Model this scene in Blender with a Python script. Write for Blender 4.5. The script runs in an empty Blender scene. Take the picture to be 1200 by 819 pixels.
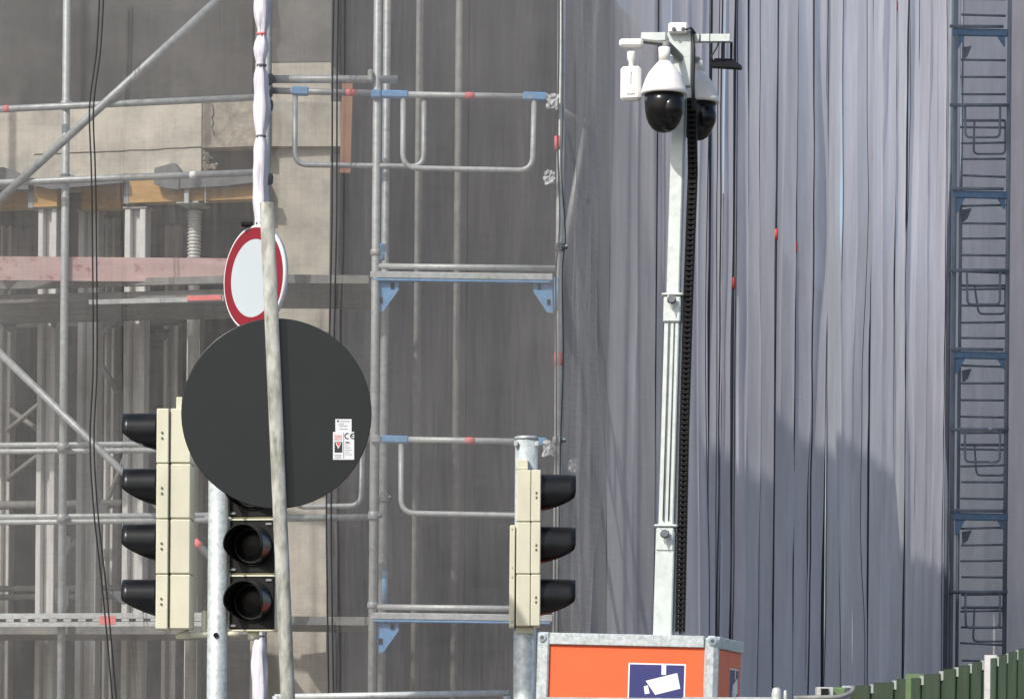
import bpy, math, random
from mathutils import Vector, Matrix, noise as mnoise

random.seed(7)
rad = math.radians
S = bpy.context.scene
COL = S.collection

# ------------------------------------------------------------------ camera
F = 4000.0            # focal length in photo pixels (1200 px wide picture)
HZ = 885.0            # row of the horizon in photo pixels
EYE = 1.6
ROLL = rad(0.5)
cam = bpy.data.cameras.new('camera')
cam.sensor_width = 36.0
cam.lens = F / 1200.0 * 36.0
cam.shift_y = (HZ - 409.5) / 1200.0
cam.clip_start = 0.5
cam.clip_end = 2000.0
camo = bpy.data.objects.new('camera', cam)
COL.objects.link(camo)
camo.location = (0, 0, EYE)
camo.rotation_euler = (rad(90), -ROLL, 0)
S.camera = camo

# ------------------------------------------------------------------ world, sun, exposure
SUN_AZ = rad(38)      # direction the light travels, from +Y towards +X
SUN_EL = rad(42)
trav = Vector((math.sin(SUN_AZ) * math.cos(SUN_EL), math.cos(SUN_AZ) * math.cos(SUN_EL), -math.sin(SUN_EL)))
w = bpy.data.worlds.new('World'); S.world = w; w.use_nodes = True
wn = w.node_tree.nodes; wl = w.node_tree.links
bg = wn['Background']
sky = wn.new('ShaderNodeTexSky')
sky.sky_type = 'NISHITA'; sky.sun_disc = False
sky.sun_elevation = SUN_EL
sky.sun_rotation = math.atan2(-trav.x, -trav.y)
sky.air_density = 1.0; sky.dust_density = 2.5
wl.new(sky.outputs[0], bg.inputs[0]); bg.inputs[1].default_value = 0.15
sun = bpy.data.lights.new('sun', 'SUN'); sun.energy = 3.6; sun.angle = rad(0.8); sun.color = (1.0, 0.965, 0.91)
suno = bpy.data.objects.new('sun', sun); COL.objects.link(suno)
suno.rotation_euler = trav.to_track_quat('-Z', 'Y').to_euler()
suno.location = (-20, -20, 30)
S.view_settings.view_transform = 'Standard'
S.view_settings.look = 'None'
S.view_settings.exposure = 0.12
S.view_settings.gamma = 1.0
S.view_settings.use_curve_mapping = False
S.cycles.transparent_max_bounces = 32
S.cycles.max_bounces = 8

# ------------------------------------------------------------------ pixel helpers
cr, sr = math.cos(ROLL), math.sin(ROLL)
def ray(px, py):
    u, v = px - 600.0, HZ - py
    return (u * cr - v * sr) / F, (u * sr + v * cr) / F
def P(px, py, Y):
    a, b = ray(px, py)
    return Vector((a * Y, Y, EYE + b * Y))
YAW = rad(14)
LA = P(310, 500, 20.15)                                  # left end of the frontal scaffold line
def L(px, py, off=0.0):
    """point seen at a pixel on the left scaffold line (front plane moved off metres inwards)"""
    Y0 = 20.15 + off
    a, b = ray(px, py)
    if a * Y0 < LA.x:                                    # plane through (LA.x, Y0) running left and away
        t = math.tan(YAW)
        Y = (Y0 + LA.x * t) / (1 + a * t)
    else:
        Y = Y0
    return Vector((a * Y, Y, EYE + b * Y))

# ------------------------------------------------------------------ materials
MATS = {}
def _nodes(name):
    m = bpy.data.materials.new(name); m.use_nodes = True
    MATS[name] = m
    return m, m.node_tree.nodes, m.node_tree.links
def mat(name, col, rough=0.6, metal=0.0, var=0.15, scale=8.0, stretch=(1, 1, 1), bump=0.0, bscale=60.0,
        dirt=None, dirt_scale=4.0, dirt_lo=0.5, dirt_hi=0.72, dirt_stretch=(1, 1, 1), spec=0.5):
    m, n, l = _nodes(name)
    b = n['Principled BSDF']
    tc = n.new('ShaderNodeTexCoord')
    mp = n.new('ShaderNodeMapping'); mp.inputs['Scale'].default_value = stretch
    l.new(tc.outputs['Object'], mp.inputs['Vector'])
    nz = n.new('ShaderNodeTexNoise'); nz.inputs['Scale'].default_value = scale; nz.inputs['Detail'].default_value = 6
    nz.inputs['Roughness'].default_value = 0.6
    l.new(mp.outputs[0], nz.inputs['Vector'])
    rp = n.new('ShaderNodeMapRange')
    rp.inputs['From Min'].default_value = 0.3; rp.inputs['From Max'].default_value = 0.7
    rp.inputs['To Min'].default_value = 1 - var; rp.inputs['To Max'].default_value = 1 + var
    l.new(nz.outputs['Fac'], rp.inputs['Value'])
    mul = n.new('ShaderNodeMix'); mul.data_type = 'RGBA'; mul.blend_type = 'MULTIPLY'
    mul.inputs[0].default_value = 1.0
    mul.inputs[6].default_value = (*col, 1)
    l.new(rp.outputs[0], mul.inputs[7])
    last = mul.outputs[2]
    if dirt:
        mp2 = n.new('ShaderNodeMapping'); mp2.inputs['Scale'].default_value = dirt_stretch
        l.new(tc.outputs['Object'], mp2.inputs['Vector'])
        n2 = n.new('ShaderNodeTexNoise'); n2.inputs['Scale'].default_value = dirt_scale; n2.inputs['Detail'].default_value = 8
        n2.inputs['Roughness'].default_value = 0.65
        l.new(mp2.outputs[0], n2.inputs['Vector'])
        r2 = n.new('ShaderNodeMapRange')
        r2.inputs['From Min'].default_value = dirt_lo; r2.inputs['From Max'].default_value = dirt_hi
        l.new(n2.outputs['Fac'], r2.inputs['Value'])
        mx = n.new('ShaderNodeMix'); mx.data_type = 'RGBA'
        l.new(r2.outputs[0], mx.inputs[0]); l.new(last, mx.inputs[6]); mx.inputs[7].default_value = (*dirt, 1)
        last = mx.outputs[2]
    l.new(last, b.inputs['Base Color'])
    b.inputs['Roughness'].default_value = rough
    b.inputs['Metallic'].default_value = metal
    b.inputs['Specular IOR Level'].default_value = spec
    if bump:
        n3 = n.new('ShaderNodeTexNoise'); n3.inputs['Scale'].default_value = bscale; n3.inputs['Detail'].default_value = 5
        l.new(mp.outputs[0], n3.inputs['Vector'])
        bp = n.new('ShaderNodeBump'); bp.inputs['Strength'].default_value = bump; bp.inputs['Distance'].default_value = 0.01
        l.new(n3.outputs['Fac'], bp.inputs['Height']); l.new(bp.outputs[0], b.inputs['Normal'])
    return m
def net_mat(name, col, cover, trans=0.35, var=0.07, patch=0.1):
    """woven debris netting: threads cover only part of the sheet"""
    m, n, l = _nodes(name)
    n.remove(n['Principled BSDF'])
    out = n['Material Output']
    tc = n.new('ShaderNodeTexCoord')
    def nse(sc, st, det):
        mp = n.new('ShaderNodeMapping'); mp.inputs['Scale'].default_value = st
        l.new(tc.outputs['Object'], mp.inputs['Vector'])
        t = n.new('ShaderNodeTexNoise'); t.inputs['Scale'].default_value = sc; t.inputs['Detail'].default_value = det
        l.new(mp.outputs[0], t.inputs['Vector'])
        return t.outputs['Fac']
    a = nse(60, (1, 1, 0.05), 4)      # upright threads
    c = nse(60, (0.05, 0.05, 1), 4)   # cross threads
    d = nse(1.2, (1, 1, 0.5), 5)      # slack and tight patches
    def mr(v, lo, hi):
        q = n.new('ShaderNodeMapRange'); q.inputs['From Min'].default_value = 0.3; q.inputs['From Max'].default_value = 0.7
        q.inputs['To Min'].default_value = lo; q.inputs['To Max'].default_value = hi
        l.new(v, q.inputs['Value']); return q.outputs[0]
    def add(x, y):
        q = n.new('ShaderNodeMath'); q.operation = 'ADD'; l.new(x, q.inputs[0]); l.new(y, q.inputs[1]); return q.outputs[0]
    fac = add(add(mr(a, -var, var), mr(c, -var * 0.7, var * 0.7)), mr(d, cover - patch, cover + patch))
    cl = n.new('ShaderNodeClamp'); l.new(fac, cl.inputs[0])
    g = nse(0.9, (1, 1, 0.35), 7); h = nse(7, (1, 1, 0.25), 5)      # dust and stains in the cloth
    st = n.new('ShaderNodeMath'); st.operation = 'MULTIPLY'; l.new(mr(g, 0.80, 1.06), st.inputs[0]); l.new(mr(h, 0.90, 1.04), st.inputs[1])
    cm = n.new('ShaderNodeMix'); cm.data_type = 'RGBA'; cm.blend_type = 'MULTIPLY'; cm.inputs[0].default_value = 1.0
    cm.inputs[6].default_value = (*col, 1); l.new(st.outputs[0], cm.inputs[7])
    df = n.new('ShaderNodeBsdfDiffuse'); l.new(cm.outputs[2], df.inputs[0])
    tr = n.new('ShaderNodeBsdfTranslucent'); l.new(cm.outputs[2], tr.inputs[0])
    mx = n.new('ShaderNodeMixShader'); mx.inputs[0].default_value = trans
    l.new(df.outputs[0], mx.inputs[1]); l.new(tr.outputs[0], mx.inputs[2])
    tp = n.new('ShaderNodeBsdfTransparent')
    m2 = n.new('ShaderNodeMixShader')
    l.new(cl.outputs[0], m2.inputs[0]); l.new(tp.outputs[0], m2.inputs[1]); l.new(mx.outputs[0], m2.inputs[2])
    l.new(m2.outputs[0], out.inputs[0])
    return m

mat('galv', (0.40, 0.42, 0.42), 0.5, 0.3, 0.25, 22, dirt=(0.50, 0.47, 0.41), dirt_scale=11, dirt_lo=0.55, dirt_hi=0.68, bump=0.1, bscale=40)
mat('galv_pale', (0.48, 0.50, 0.49), 0.5, 0.2, 0.2, 26, dirt=(0.30, 0.27, 0.22), dirt_scale=13, dirt_lo=0.56, dirt_hi=0.74, bump=0.1, bscale=40)
mat('galv_mottled', (0.50, 0.55, 0.55), 0.5, 0.25, 0.22, 45, dirt=(0.30, 0.34, 0.34), dirt_scale=30, dirt_lo=0.5, dirt_hi=0.7)
mat('galv_dull', (0.22, 0.22, 0.21), 0.7, 0.1, 0.25, 15, dirt=(0.30, 0.29, 0.25), dirt_scale=6)
mat('post_grimy', (0.36, 0.36, 0.32), 0.8, 0.0, 0.3, 30, (1, 1, 0.4), dirt=(0.12, 0.125, 0.09), dirt_scale=26, dirt_stretch=(1, 1, 0.3), dirt_lo=0.44, dirt_hi=0.7, bump=0.15)
mat('blue_paint', (0.16, 0.34, 0.58), 0.5, 0.0, 0.15, 20, dirt=(0.42, 0.45, 0.48), dirt_scale=18, dirt_lo=0.55, dirt_hi=0.72)
mat('dark_blue_paint', (0.11, 0.19, 0.29), 0.6, 0.0, 0.2, 20)
mat('pink_tape', (0.80, 0.20, 0.20), 0.6, 0.0, 0.15, 30)
mat('red_tape', (0.62, 0.06, 0.06), 0.6, 0.0, 0.1, 30)
mat('dark_steel', (0.13, 0.14, 0.15), 0.6, 0.2, 0.25, 12)
mat('concrete', (0.55, 0.51, 0.43), 0.9, 0, 0.16, 5, dirt=(0.34, 0.315, 0.27), dirt_scale=3.2, dirt_lo=0.5, dirt_hi=0.74, bump=0.3, bscale=40)
mat('concrete_rough', (0.40, 0.36, 0.29), 0.95, 0, 0.3, 14, dirt=(0.2, 0.18, 0.15), dirt_scale=12, bump=0.9, bscale=30)
mat('concrete_side_shade', (0.15, 0.146, 0.142), 0.9, 0, 0.2, 4, (1, 1, 0.25), dirt=(0.09, 0.087, 0.084), dirt_scale=5, dirt_stretch=(1, 1, 0.2), bump=0.2)  # shade of the side facade put into the concrete's grey
mat('concrete_deck_shade', (0.19, 0.18, 0.165), 0.9, 0, 0.2, 5, dirt=(0.13, 0.12, 0.11), dirt_scale=3, bump=0.3)  # concrete darkened for the shade of an upper deck that isn't built
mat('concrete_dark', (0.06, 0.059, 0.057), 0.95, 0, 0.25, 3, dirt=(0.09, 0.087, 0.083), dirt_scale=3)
mat('alu', (0.68, 0.67, 0.64), 0.55, 0.05, 0.12, 20, (1, 1, 0.3), dirt=(0.48, 0.46, 0.42), dirt_scale=10, dirt_stretch=(1, 1, 0.4))
mat('timber', (0.50, 0.30, 0.10), 0.75, 0, 0.25, 5, (0.5, 4, 6), dirt=(0.22, 0.11, 0.04), dirt_scale=9, dirt_lo=0.6, dirt_hi=0.7, dirt_stretch=(0.4, 1, 2))
mat('timber_end', (0.32, 0.35, 0.34), 0.8, 0, 0.12, 14)
mat('plank_brown', (0.36, 0.20, 0.13), 0.8, 0, 0.2, 6, (4, 4, 0.6))
mat('pink_board', (0.56, 0.39, 0.37), 0.8, 0, 0.14, 8, (0.5, 1, 2), dirt=(0.36, 0.13, 0.12), dirt_scale=9, dirt_lo=0.56, dirt_hi=0.66)
mat('membrane', (0.16, 0.165, 0.17), 0.8, 0, 0.25, 10, bump=0.3, bscale=15)
mat('cream_plastic', (0.62, 0.605, 0.46), 0.45, 0, 0.05, 5, dirt=(0.47, 0.45, 0.34), dirt_scale=5, dirt_lo=0.48, dirt_hi=0.95, dirt_stretch=(1.2, 1.2, 0.45))
mat('seam_dark', (0.12, 0.115, 0.09), 0.8)
mat('visor_black', (0.008, 0.009, 0.010), 0.3, 0, 0.3, 12, dirt=(0.014, 0.014, 0.014), dirt_scale=14, spec=0.28)
mat('lens_dark', (0.004, 0.004, 0.004), 0.3, 0, 0.3, 40, spec=0.15)
mat('black_matt', (0.008, 0.008, 0.008), 0.6, 0, 0.2, 30, spec=0.25)
mat('sign_back', (0.007, 0.009, 0.0085), 0.32, 0, 0.10, 6, dirt=(0.010, 0.012, 0.011), dirt_scale=7, spec=0.6, bump=0.04, bscale=5)
mat('sign_white', (0.46, 0.51, 0.53), 0.4, 0, 0.03, 3)
mat('sign_edge', (0.66, 0.66, 0.66), 0.4, 0, 0.04, 3)
mat('sign_red', (0.22, 0.004, 0.012), 0.4, 0, 0.06, 6)
mat('paper', (0.70, 0.71, 0.72), 0.6, 0, 0.05, 60)
mat('ink', (0.03, 0.03, 0.035), 0.7)
mat('ink_grey', (0.42, 0.43, 0.44), 0.7)
mat('ink_pink', (0.70, 0.36, 0.33), 0.7)
mat('ink_red', (0.70, 0.12, 0.07), 0.7)
mat('cctv_white', (0.80, 0.79, 0.75), 0.35, 0, 0.04, 8, dirt=(0.66, 0.64, 0.58), dirt_scale=9, dirt_lo=0.55, dirt_hi=0.8)
mat('cctv_black', (0.006, 0.006, 0.007), 0.22, 0, 0.2, 8, spec=0.35)
mat('mast_white', (0.56, 0.61, 0.58), 0.5, 0.05, 0.10, 14, dirt=(0.42, 0.46, 0.44), dirt_scale=20, dirt_lo=0.52, dirt_hi=0.75)
mat('orange', (0.82, 0.125, 0.034), 0.5, 0, 0.05, 6, dirt=(0.62, 0.13, 0.06), dirt_scale=9, dirt_lo=0.56, dirt_hi=0.85)
mat('far_steel', (0.16, 0.19, 0.225), 0.6, 0.05, 0.25, 9, (1, 1, 0.3))
mat('slit_shade_steel', (0.03, 0.038, 0.05), 0.7, 0, 0.2, 9)  # dark tubes in the slits; also painted shade along the pleats
mat('navy', (0.030, 0.035, 0.16), 0.5, 0, 0.04, 6)
mat('white_print', (0.82, 0.82, 0.80), 0.5, 0, 0.03, 8)
mat('zinc_blue', (0.45, 0.55, 0.62), 0.35, 0.5, 0.2, 40)
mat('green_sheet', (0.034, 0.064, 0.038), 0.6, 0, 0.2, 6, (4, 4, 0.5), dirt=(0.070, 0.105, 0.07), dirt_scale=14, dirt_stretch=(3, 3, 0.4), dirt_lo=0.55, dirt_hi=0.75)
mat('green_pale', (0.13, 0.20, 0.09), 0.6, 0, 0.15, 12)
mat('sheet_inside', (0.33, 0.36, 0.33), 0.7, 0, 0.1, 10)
mat('fence_post_white', (0.60, 0.60, 0.58), 0.6, 0, 0.1, 15, dirt=(0.35, 0.35, 0.34), dirt_scale=25, dirt_lo=0.58, dirt_hi=0.68)
mat('bundle', (0.70, 0.68, 0.74), 0.85, 0, 0.22, 22, (3, 3, 0.15), dirt=(0.45, 0.44, 0.50), dirt_scale=16, dirt_stretch=(3, 3, 0.1))
mat('tie_film', (0.55, 0.56, 0.57), 0.5, 0, 0.15, 30)
mat('cable', (0.010, 0.010, 0.011), 0.5)
mat('chain', (0.006, 0.006, 0.006), 0.6, spec=0.2)
mat('rust_barrier', (0.55, 0.16, 0.09), 0.6, 0, 0.2, 9)
mat('asphalt', (0.05, 0.05, 0.052), 0.9, 0, 0.25, 40, bump=0.3)
mat('paving', (0.26, 0.25, 0.24), 0.9, 0, 0.15, 12)
mat('soil', (0.16, 0.14, 0.11), 0.95, 0, 0.3, 3, bump=0.4)
net_mat('net_front', (0.32, 0.315, 0.31), 0.32, 0.35, 0.05, 0.11)
net_mat('net_side', (0.97, 0.94, 0.98), 0.96, 0.42, 0.03, 0.03)
net_mat('net_side_pale', (0.99, 0.97, 0.99), 0.97, 0.46, 0.03, 0.03)
net_mat('net_side_dull', (0.92, 0.89, 0.93), 0.95, 0.40, 0.04, 0.04)
net_mat('net_side_grey', (0.76, 0.73, 0.75), 0.90, 0.45, 0.04, 0.06)
net_mat('net_loose', (0.7, 0.67, 0.65), 0.45, 0.4, 0.08, 0.18)
net_mat('net_side_thin', (0.62, 0.60, 0.59), 0.6, 0.4, 0.05, 0.1)
net_mat('net_far', (0.72, 0.69, 0.70), 0.95, 0.4, 0.03, 0.04)

# ------------------------------------------------------------------ mesh builder
ORG = {}
class MB:
    def __init__(s):
        s.v = []; s.f = []; s.sm = []
    def add(s, verts, faces, smooth=False):
        o = len(s.v)
        s.v += [Vector(q) for q in verts]
        s.f += [tuple(i + o for i in f) for f in faces]
        s.sm += ([smooth] * len(faces) if isinstance(smooth, bool) else smooth)
        return s
    def hexa(s, c8, bevel=0.0):
        s.add(c8, [(0, 3, 2, 1), (4, 5, 6, 7), (0, 1, 5, 4), (1, 2, 6, 5), (2, 3, 7, 6), (3, 0, 4, 7)]); return s
    def box(s, c, size, R=None):
        c = Vector(c); hx, hy, hz = [q / 2 for q in size]
        pts = [(-hx, -hy, -hz), (hx, -hy, -hz), (hx, hy, -hz), (-hx, hy, -hz), (-hx, -hy, hz), (hx, -hy, hz), (hx, hy, hz), (-hx, hy, hz)]
        R = R or Matrix.Identity(3)
        return s.hexa([c + R @ Vector(p) for p in pts])
    def rbox(s, c, size, R=None, b=0.004):
        """box with chamfered upright and lying edges (24 verts)"""
        c = Vector(c); R = R or Matrix.Identity(3)
        h = [q / 2 for q in size]
        vs = []; idx = {}
        for sx in (-1, 1):
            for sy in (-1, 1):
                for sz in (-1, 1):
                    for ax in range(3):
                        p = [sx * h[0], sy * h[1], sz * h[2]]
                        for k in range(3):
                            if k != ax: p[k] -= math.copysign(min(b, h[k] * 0.9), p[k])
                        idx[(sx, sy, sz, ax)] = len(vs); vs.append(c + R @ Vector(p))
        fs = []
        cyc = [(-1, -1), (1, -1), (1, 1), (-1, 1)]
        for ax in range(3):
            o1, o2 = (ax + 1) % 3, (ax + 2) % 3
            for sg in (-1, 1):
                q = []
                for a, b2 in cyc:
                    k = [0, 0, 0]; k[ax] = sg; k[o1] = a; k[o2] = b2
                    q.append(idx[(*k, ax)])
                fs.append(tuple(q if sg > 0 else q[::-1]))
        for ax in range(3):                      # edges parallel to ax
            o1, o2 = (ax + 1) % 3, (ax + 2) % 3
            for a, b2 in cyc:
                k0 = [0, 0, 0]; k0[ax] = -1; k0[o1] = a; k0[o2] = b2
                k1 = list(k0); k1[ax] = 1
                q = (idx[(*k0, o1)], idx[(*k1, o1)], idx[(*k1, o2)], idx[(*k0, o2)])
                fs.append(q if a * b2 < 0 else q[::-1])
        for sx in (-1, 1):
            for sy in (-1, 1):
                for sz in (-1, 1):
                    q = (idx[(sx, sy, sz, 0)], idx[(sx, sy, sz, 1)], idx[(sx, sy, sz, 2)])
                    fs.append(q if sx * sy * sz > 0 else q[::-1])
        s.add(vs, fs); return s
    def tube(s, pts, r, n=12, cap=True):
        """round tube along a polyline; r a number or one per point"""
        pts = [Vector(p) for p in pts]
        rs = r if isinstance(r, (list, tuple)) else [r] * len(pts)
        d0 = (pts[1] - pts[0]).normalized()
        up = Vector((0, 0, 1)) if abs(d0.z) < 0.9 else Vector((1, 0, 0))
        x = d0.cross(up).normalized()
        vs = []; fs = []; sm = []
        for i, p in enumerate(pts):
            d = (pts[min(i + 1, len(pts) - 1)] - pts[max(i - 1, 0)]).normalized()
            x = (x - d * x.dot(d)).normalized(); y = d.cross(x)
            for k in range(n):
                a = 2 * math.pi * k / n
                vs.append(p + (x * math.cos(a) + y * math.sin(a)) * rs[i])
        for i in range(len(pts) - 1):
            for k in range(n):
                k2 = (k + 1) % n
                fs.append((i * n + k, i * n + k2, (i + 1) * n + k2, (i + 1) * n + k)); sm.append(True)
        if cap:
            fs.append(tuple(range(n))[::-1]); sm.append(False)
            fs.append(tuple((len(pts) - 1) * n + k for k in range(n))); sm.append(False)
        return s.add(vs, fs, sm)
    def lathe(s, c, prof, n=32, axis=None):
        """prof: list of (radius, height) turned about an axis through c"""
        c = Vector(c); z = Vector(axis or (0, 0, 1)).normalized()
        x = z.orthogonal().normalized(); y = z.cross(x)
        vs = []; fs = []; sm = []
        for r, h in prof:
            for k in range(n):
                a = 2 * math.pi * k / n
                vs.append(c + z * h + (x * math.cos(a) + y * math.sin(a)) * max(r, 1e-4))
        for i in range(len(prof) - 1):
            for k in range(n):
                k2 = (k + 1) % n
                fs.append((i * n + k, i * n + k2, (i + 1) * n + k2, (i + 1) * n + k)); sm.append(abs(prof[i + 1][1] - prof[i][1]) > 0.12 * abs(prof[i + 1][0] - prof[i][0]))
        fs.append(tuple(range(n))[::-1]); sm.append(False)
        fs.append(tuple((len(prof) - 1) * n + k for k in range(n))); sm.append(False)
        return s.add(vs, fs, sm)
    def prism(s, poly, d):
        """polygon (list of points) pushed along vector d"""
        poly = [Vector(p) for p in poly]; d = Vector(d); n = len(poly)
        vs = poly + [p + d for p in poly]
        fs = [tuple(range(n))[::-1], tuple(range(n, 2 * n))] + [(i, (i + 1) % n, n + (i + 1) % n, n + i) for i in range(n)]
        return s.add(vs, fs)
    def grid(s, fn, nu, nv, smooth=True):
        vs = [fn(i / nu, j / nv) for j in range(nv + 1) for i in range(nu + 1)]
        fs = [(j * (nu + 1) + i, j * (nu + 1) + i + 1, (j + 1) * (nu + 1) + i + 1, (j + 1) * (nu + 1) + i) for j in range(nv) for i in range(nu)]
        return s.add(vs, fs, smooth)
    def build(s, name, m, parent=None, org=None):
        if parent is not None: o0 = ORG[parent.name]
        else: o0 = Vector(org) if org is not None else Vector((0, 0, 0))
        me = bpy.data.meshes.new(name)
        me.from_pydata([tuple(q - o0) for q in s.v], [], s.f)
        me.polygons.foreach_set('use_smooth', s.sm)
        me.materials.append(MATS[m]); me.update()
        ob = bpy.data.objects.new(name, me); COL.objects.link(ob)
        ORG[ob.name] = o0
        if parent is not None: ob.parent = parent
        else: ob.location = o0
        return ob
def thing(name, label, cat, loc, group=None):
    o = bpy.data.objects.new(name, None); COL.objects.link(o)
    o.location = loc; o.empty_display_size = 0.2
    ORG[o.name] = Vector(loc)
    return tag(o, label, cat, group)
def tag(o, label, cat, group=None):
    o['label'] = label; o['category'] = cat
    if group: o['group'] = group
    return o
def struct(o):
    o['kind'] = 'structure'; return o
def base(p): return Vector((p.x, p.y, 0))
def Rz(a): return Matrix.Rotation(a, 3, 'Z')
def Ry(a): return Matrix.Rotation(a, 3, 'Y')
def fillet(pts, r, n=6):
    """round the inner corners of a polyline"""
    pts = [Vector(p) for p in pts]; out = [pts[0]]
    for i in range(1, len(pts) - 1):
        a = (pts[i - 1] - pts[i]).normalized(); b = (pts[i + 1] - pts[i]).normalized()
        p0, p2 = pts[i] + a * r, pts[i] + b * r
        for k in range(n + 1):
            t = k / n
            out.append(p0 * (1 - t) ** 2 + pts[i] * 2 * t * (1 - t) + p2 * t * t)
    out.append(pts[-1]); return out
def nz(x, y=0.0, z=0.0): return mnoise.noise(Vector((x, y, z)))
def vert(px, py, Y, z0=0.0, z1=8.5):
    """upright line through a pixel at depth Y"""
    p = P(px, py, Y); return [Vector((p.x, p.y, z0)), Vector((p.x, p.y, z1))]
def vertL(px, py, off, z0=0.0, z1=8.5):
    p = L(px, py, off); return [Vector((p.x, p.y, z0)), Vector((p.x, p.y, z1))]
TR = 0.0242            # scaffold tube radius

# ------------------------------------------------------------------ ground
struct(MB().add([(-300, -150, 0), (300, -150, 0), (300, 500, 0), (-300, 500, 0)], [(0, 1, 2, 3)]).build('ground', 'soil'))
struct(MB().add([(-300, -8, 0.004), (300, -8, 0.004), (300, 12.0, 0.004), (-300, 12.0, 0.004)], [(0, 1, 2, 3)]).build('road', 'asphalt'))
struct(MB().box((0, 15.2, 0.06), (120, 6.4, 0.12)).build('pavement', 'paving'))

# ------------------------------------------------------------------ concrete building under construction
SIDE_D = Vector((0.2235, 0.9747, 0))          # direction in which the side facade runs away
SIDE_N = Vector((0.9747, -0.2235, 0))         # its outward normal
bc = L(386, 300, 1.45)                        # front right corner of the building
FD = Vector((-math.cos(YAW), math.sin(YAW), 0)); FN = Vector((-math.sin(YAW), -math.cos(YAW), 0))
bld = thing('concrete_building', 'concrete building shell under construction behind the grey netting', 'building', base(bc))
def LZ(px, py, off): return L(px, py, off)
def slabbox(mb, a, b, depth, z0, z1):
    """upright slab whose front runs a-b, pushed back by depth"""
    a = Vector((a.x, a.y, 0)); b = Vector((b.x, b.y, 0))
    d = (b - a).normalized(); nn = Vector((-d.y, d.x, 0))
    if nn.y < 0: nn = -nn
    c = []
    for z in (z0, z1):
        for p in (a, b, b + nn * depth, a + nn * depth): c.append(p + Vector((0, 0, z)))
    return mb.hexa(c)
H = 7.6  # wall tops kept low so sun passes over onto the side netting
# side wall running away along the right facade
s0 = Vector((bc.x, bc.y, 0)) + SIDE_D * 0.45
for k, (sa, sb) in enumerate(((0, 3.2), (3.24, 7.0), (7.04, 12.0), (12.04, 22.9))):
    m = MB(); a = s0 + SIDE_D * sa; b = s0 + SIDE_D * sb; q = -SIDE_N * 0.3
    m.hexa([a + q, a, b, b + q] + [p + Vector((0, 0, 8.15 if 3 < sa < 7.02 else 8.35 if 7.02 < sa < 12 else H)) for p in (a + q, a, b, b + q)])
    m.build('side_wall', 'concrete_side_shade', bld)
# corner column
def zL(px, py, off): return L(px, py, off).z
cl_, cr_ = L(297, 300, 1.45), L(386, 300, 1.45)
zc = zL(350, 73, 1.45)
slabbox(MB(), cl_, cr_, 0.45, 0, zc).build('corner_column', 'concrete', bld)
slabbox(MB(), cl_, cr_, 0.45, zc + 0.004, H).build('corner_column', 'concrete_deck_shade', bld)  # top stretch coloured darker in place of the deck shadow
slabbox(MB(), L(312, 150, 1.40), L(399, 150, 1.40), 0.3, zL(350, 171, 1.40), zL(350, 119, 1.40)).build('slab_edge', 'concrete', bld)
# edge beam over the shored storey
zb0, zb1 = zL(120, 209, 1.30), zL(120, 120, 1.30)
bl, br = L(-720, 160, 1.30), L(236, 160, 1.30)
slabbox(MB(), bl, br, 0.5, zb0, zb1).build('edge_beam', 'concrete', bld)
zbm = zL(270, 172, 1.30)
slabbox(MB(), L(236.6, 160, 1.31), L(306, 160, 1.31), 0.4, zbm, zb1 - 0.01).build('broken_beam_end', 'concrete_rough', bld)
slabbox(MB(), L(238, 160, 1.46), L(305, 160, 1.46), 0.4, zb0, zbm - 0.004).build('beam_recess', 'concrete_dark', bld)  # dark colour stands for the shade inside the recess
m = MB()                                   # crumbled lower corner of the beam
for q in range(46):
    x = 233 + abs(random.gauss(0, 11)); y = 206 - random.random() * 34 * max(0.2, 1 - (x - 233) / 40)
    r_ = random.uniform(0.012, 0.035)
    m.rbox(L(x, y, 1.33), (r_, r_, r_), Matrix.Rotation(random.random() * 3, 3, (random.random(), random.random(), 1)), r_ * 0.25)
m.build('crumbled_edge', 'concrete_rough', bld)['kind'] = 'stuff'
m = MB(); pts = []                         # casting joint along the beam
for q in range(20):
    x = 40 + q * 10.3; pts.append(L(x, 181 - (x - 40) * 0.042 + random.uniform(-.6, .6), 1.298))
m.tube(pts, 0.0035, 6).build('casting_joint', 'seam_dark', bld)
m = MB(); pts = [L(249 + random.uniform(-1.4, 1.4), 122 + q * 4, 1.305) for q in range(10)]
m.tube(pts, 0.004, 6).build('crack', 'seam_dark', bld)
# ragged mortar line on the beam
m = MB()
for q in range(90):
    x = 5 + q * 3.3 + random.uniform(-1, 1); r_ = random.uniform(0.008, 0.022)
    p = L(x, 120, 1.36); m.rbox(Vector((p.x, p.y, zb1 + 0.002)), (r_ * 2, r_, r_), Rz(random.random()), r_ * 0.2)
m.build('mortar_crumbs', 'concrete_rough', bld)['kind'] = 'stuff'
# upper storey: dark recessed wall
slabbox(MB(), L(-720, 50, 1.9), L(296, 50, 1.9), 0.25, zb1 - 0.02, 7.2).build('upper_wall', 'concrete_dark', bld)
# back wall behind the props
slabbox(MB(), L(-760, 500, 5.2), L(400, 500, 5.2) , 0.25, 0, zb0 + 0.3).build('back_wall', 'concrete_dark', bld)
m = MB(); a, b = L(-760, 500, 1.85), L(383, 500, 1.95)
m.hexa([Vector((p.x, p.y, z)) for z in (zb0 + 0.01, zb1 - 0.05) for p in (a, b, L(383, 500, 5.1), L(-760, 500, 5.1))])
m.build('floor_slab', 'concrete_dark', bld)

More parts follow.
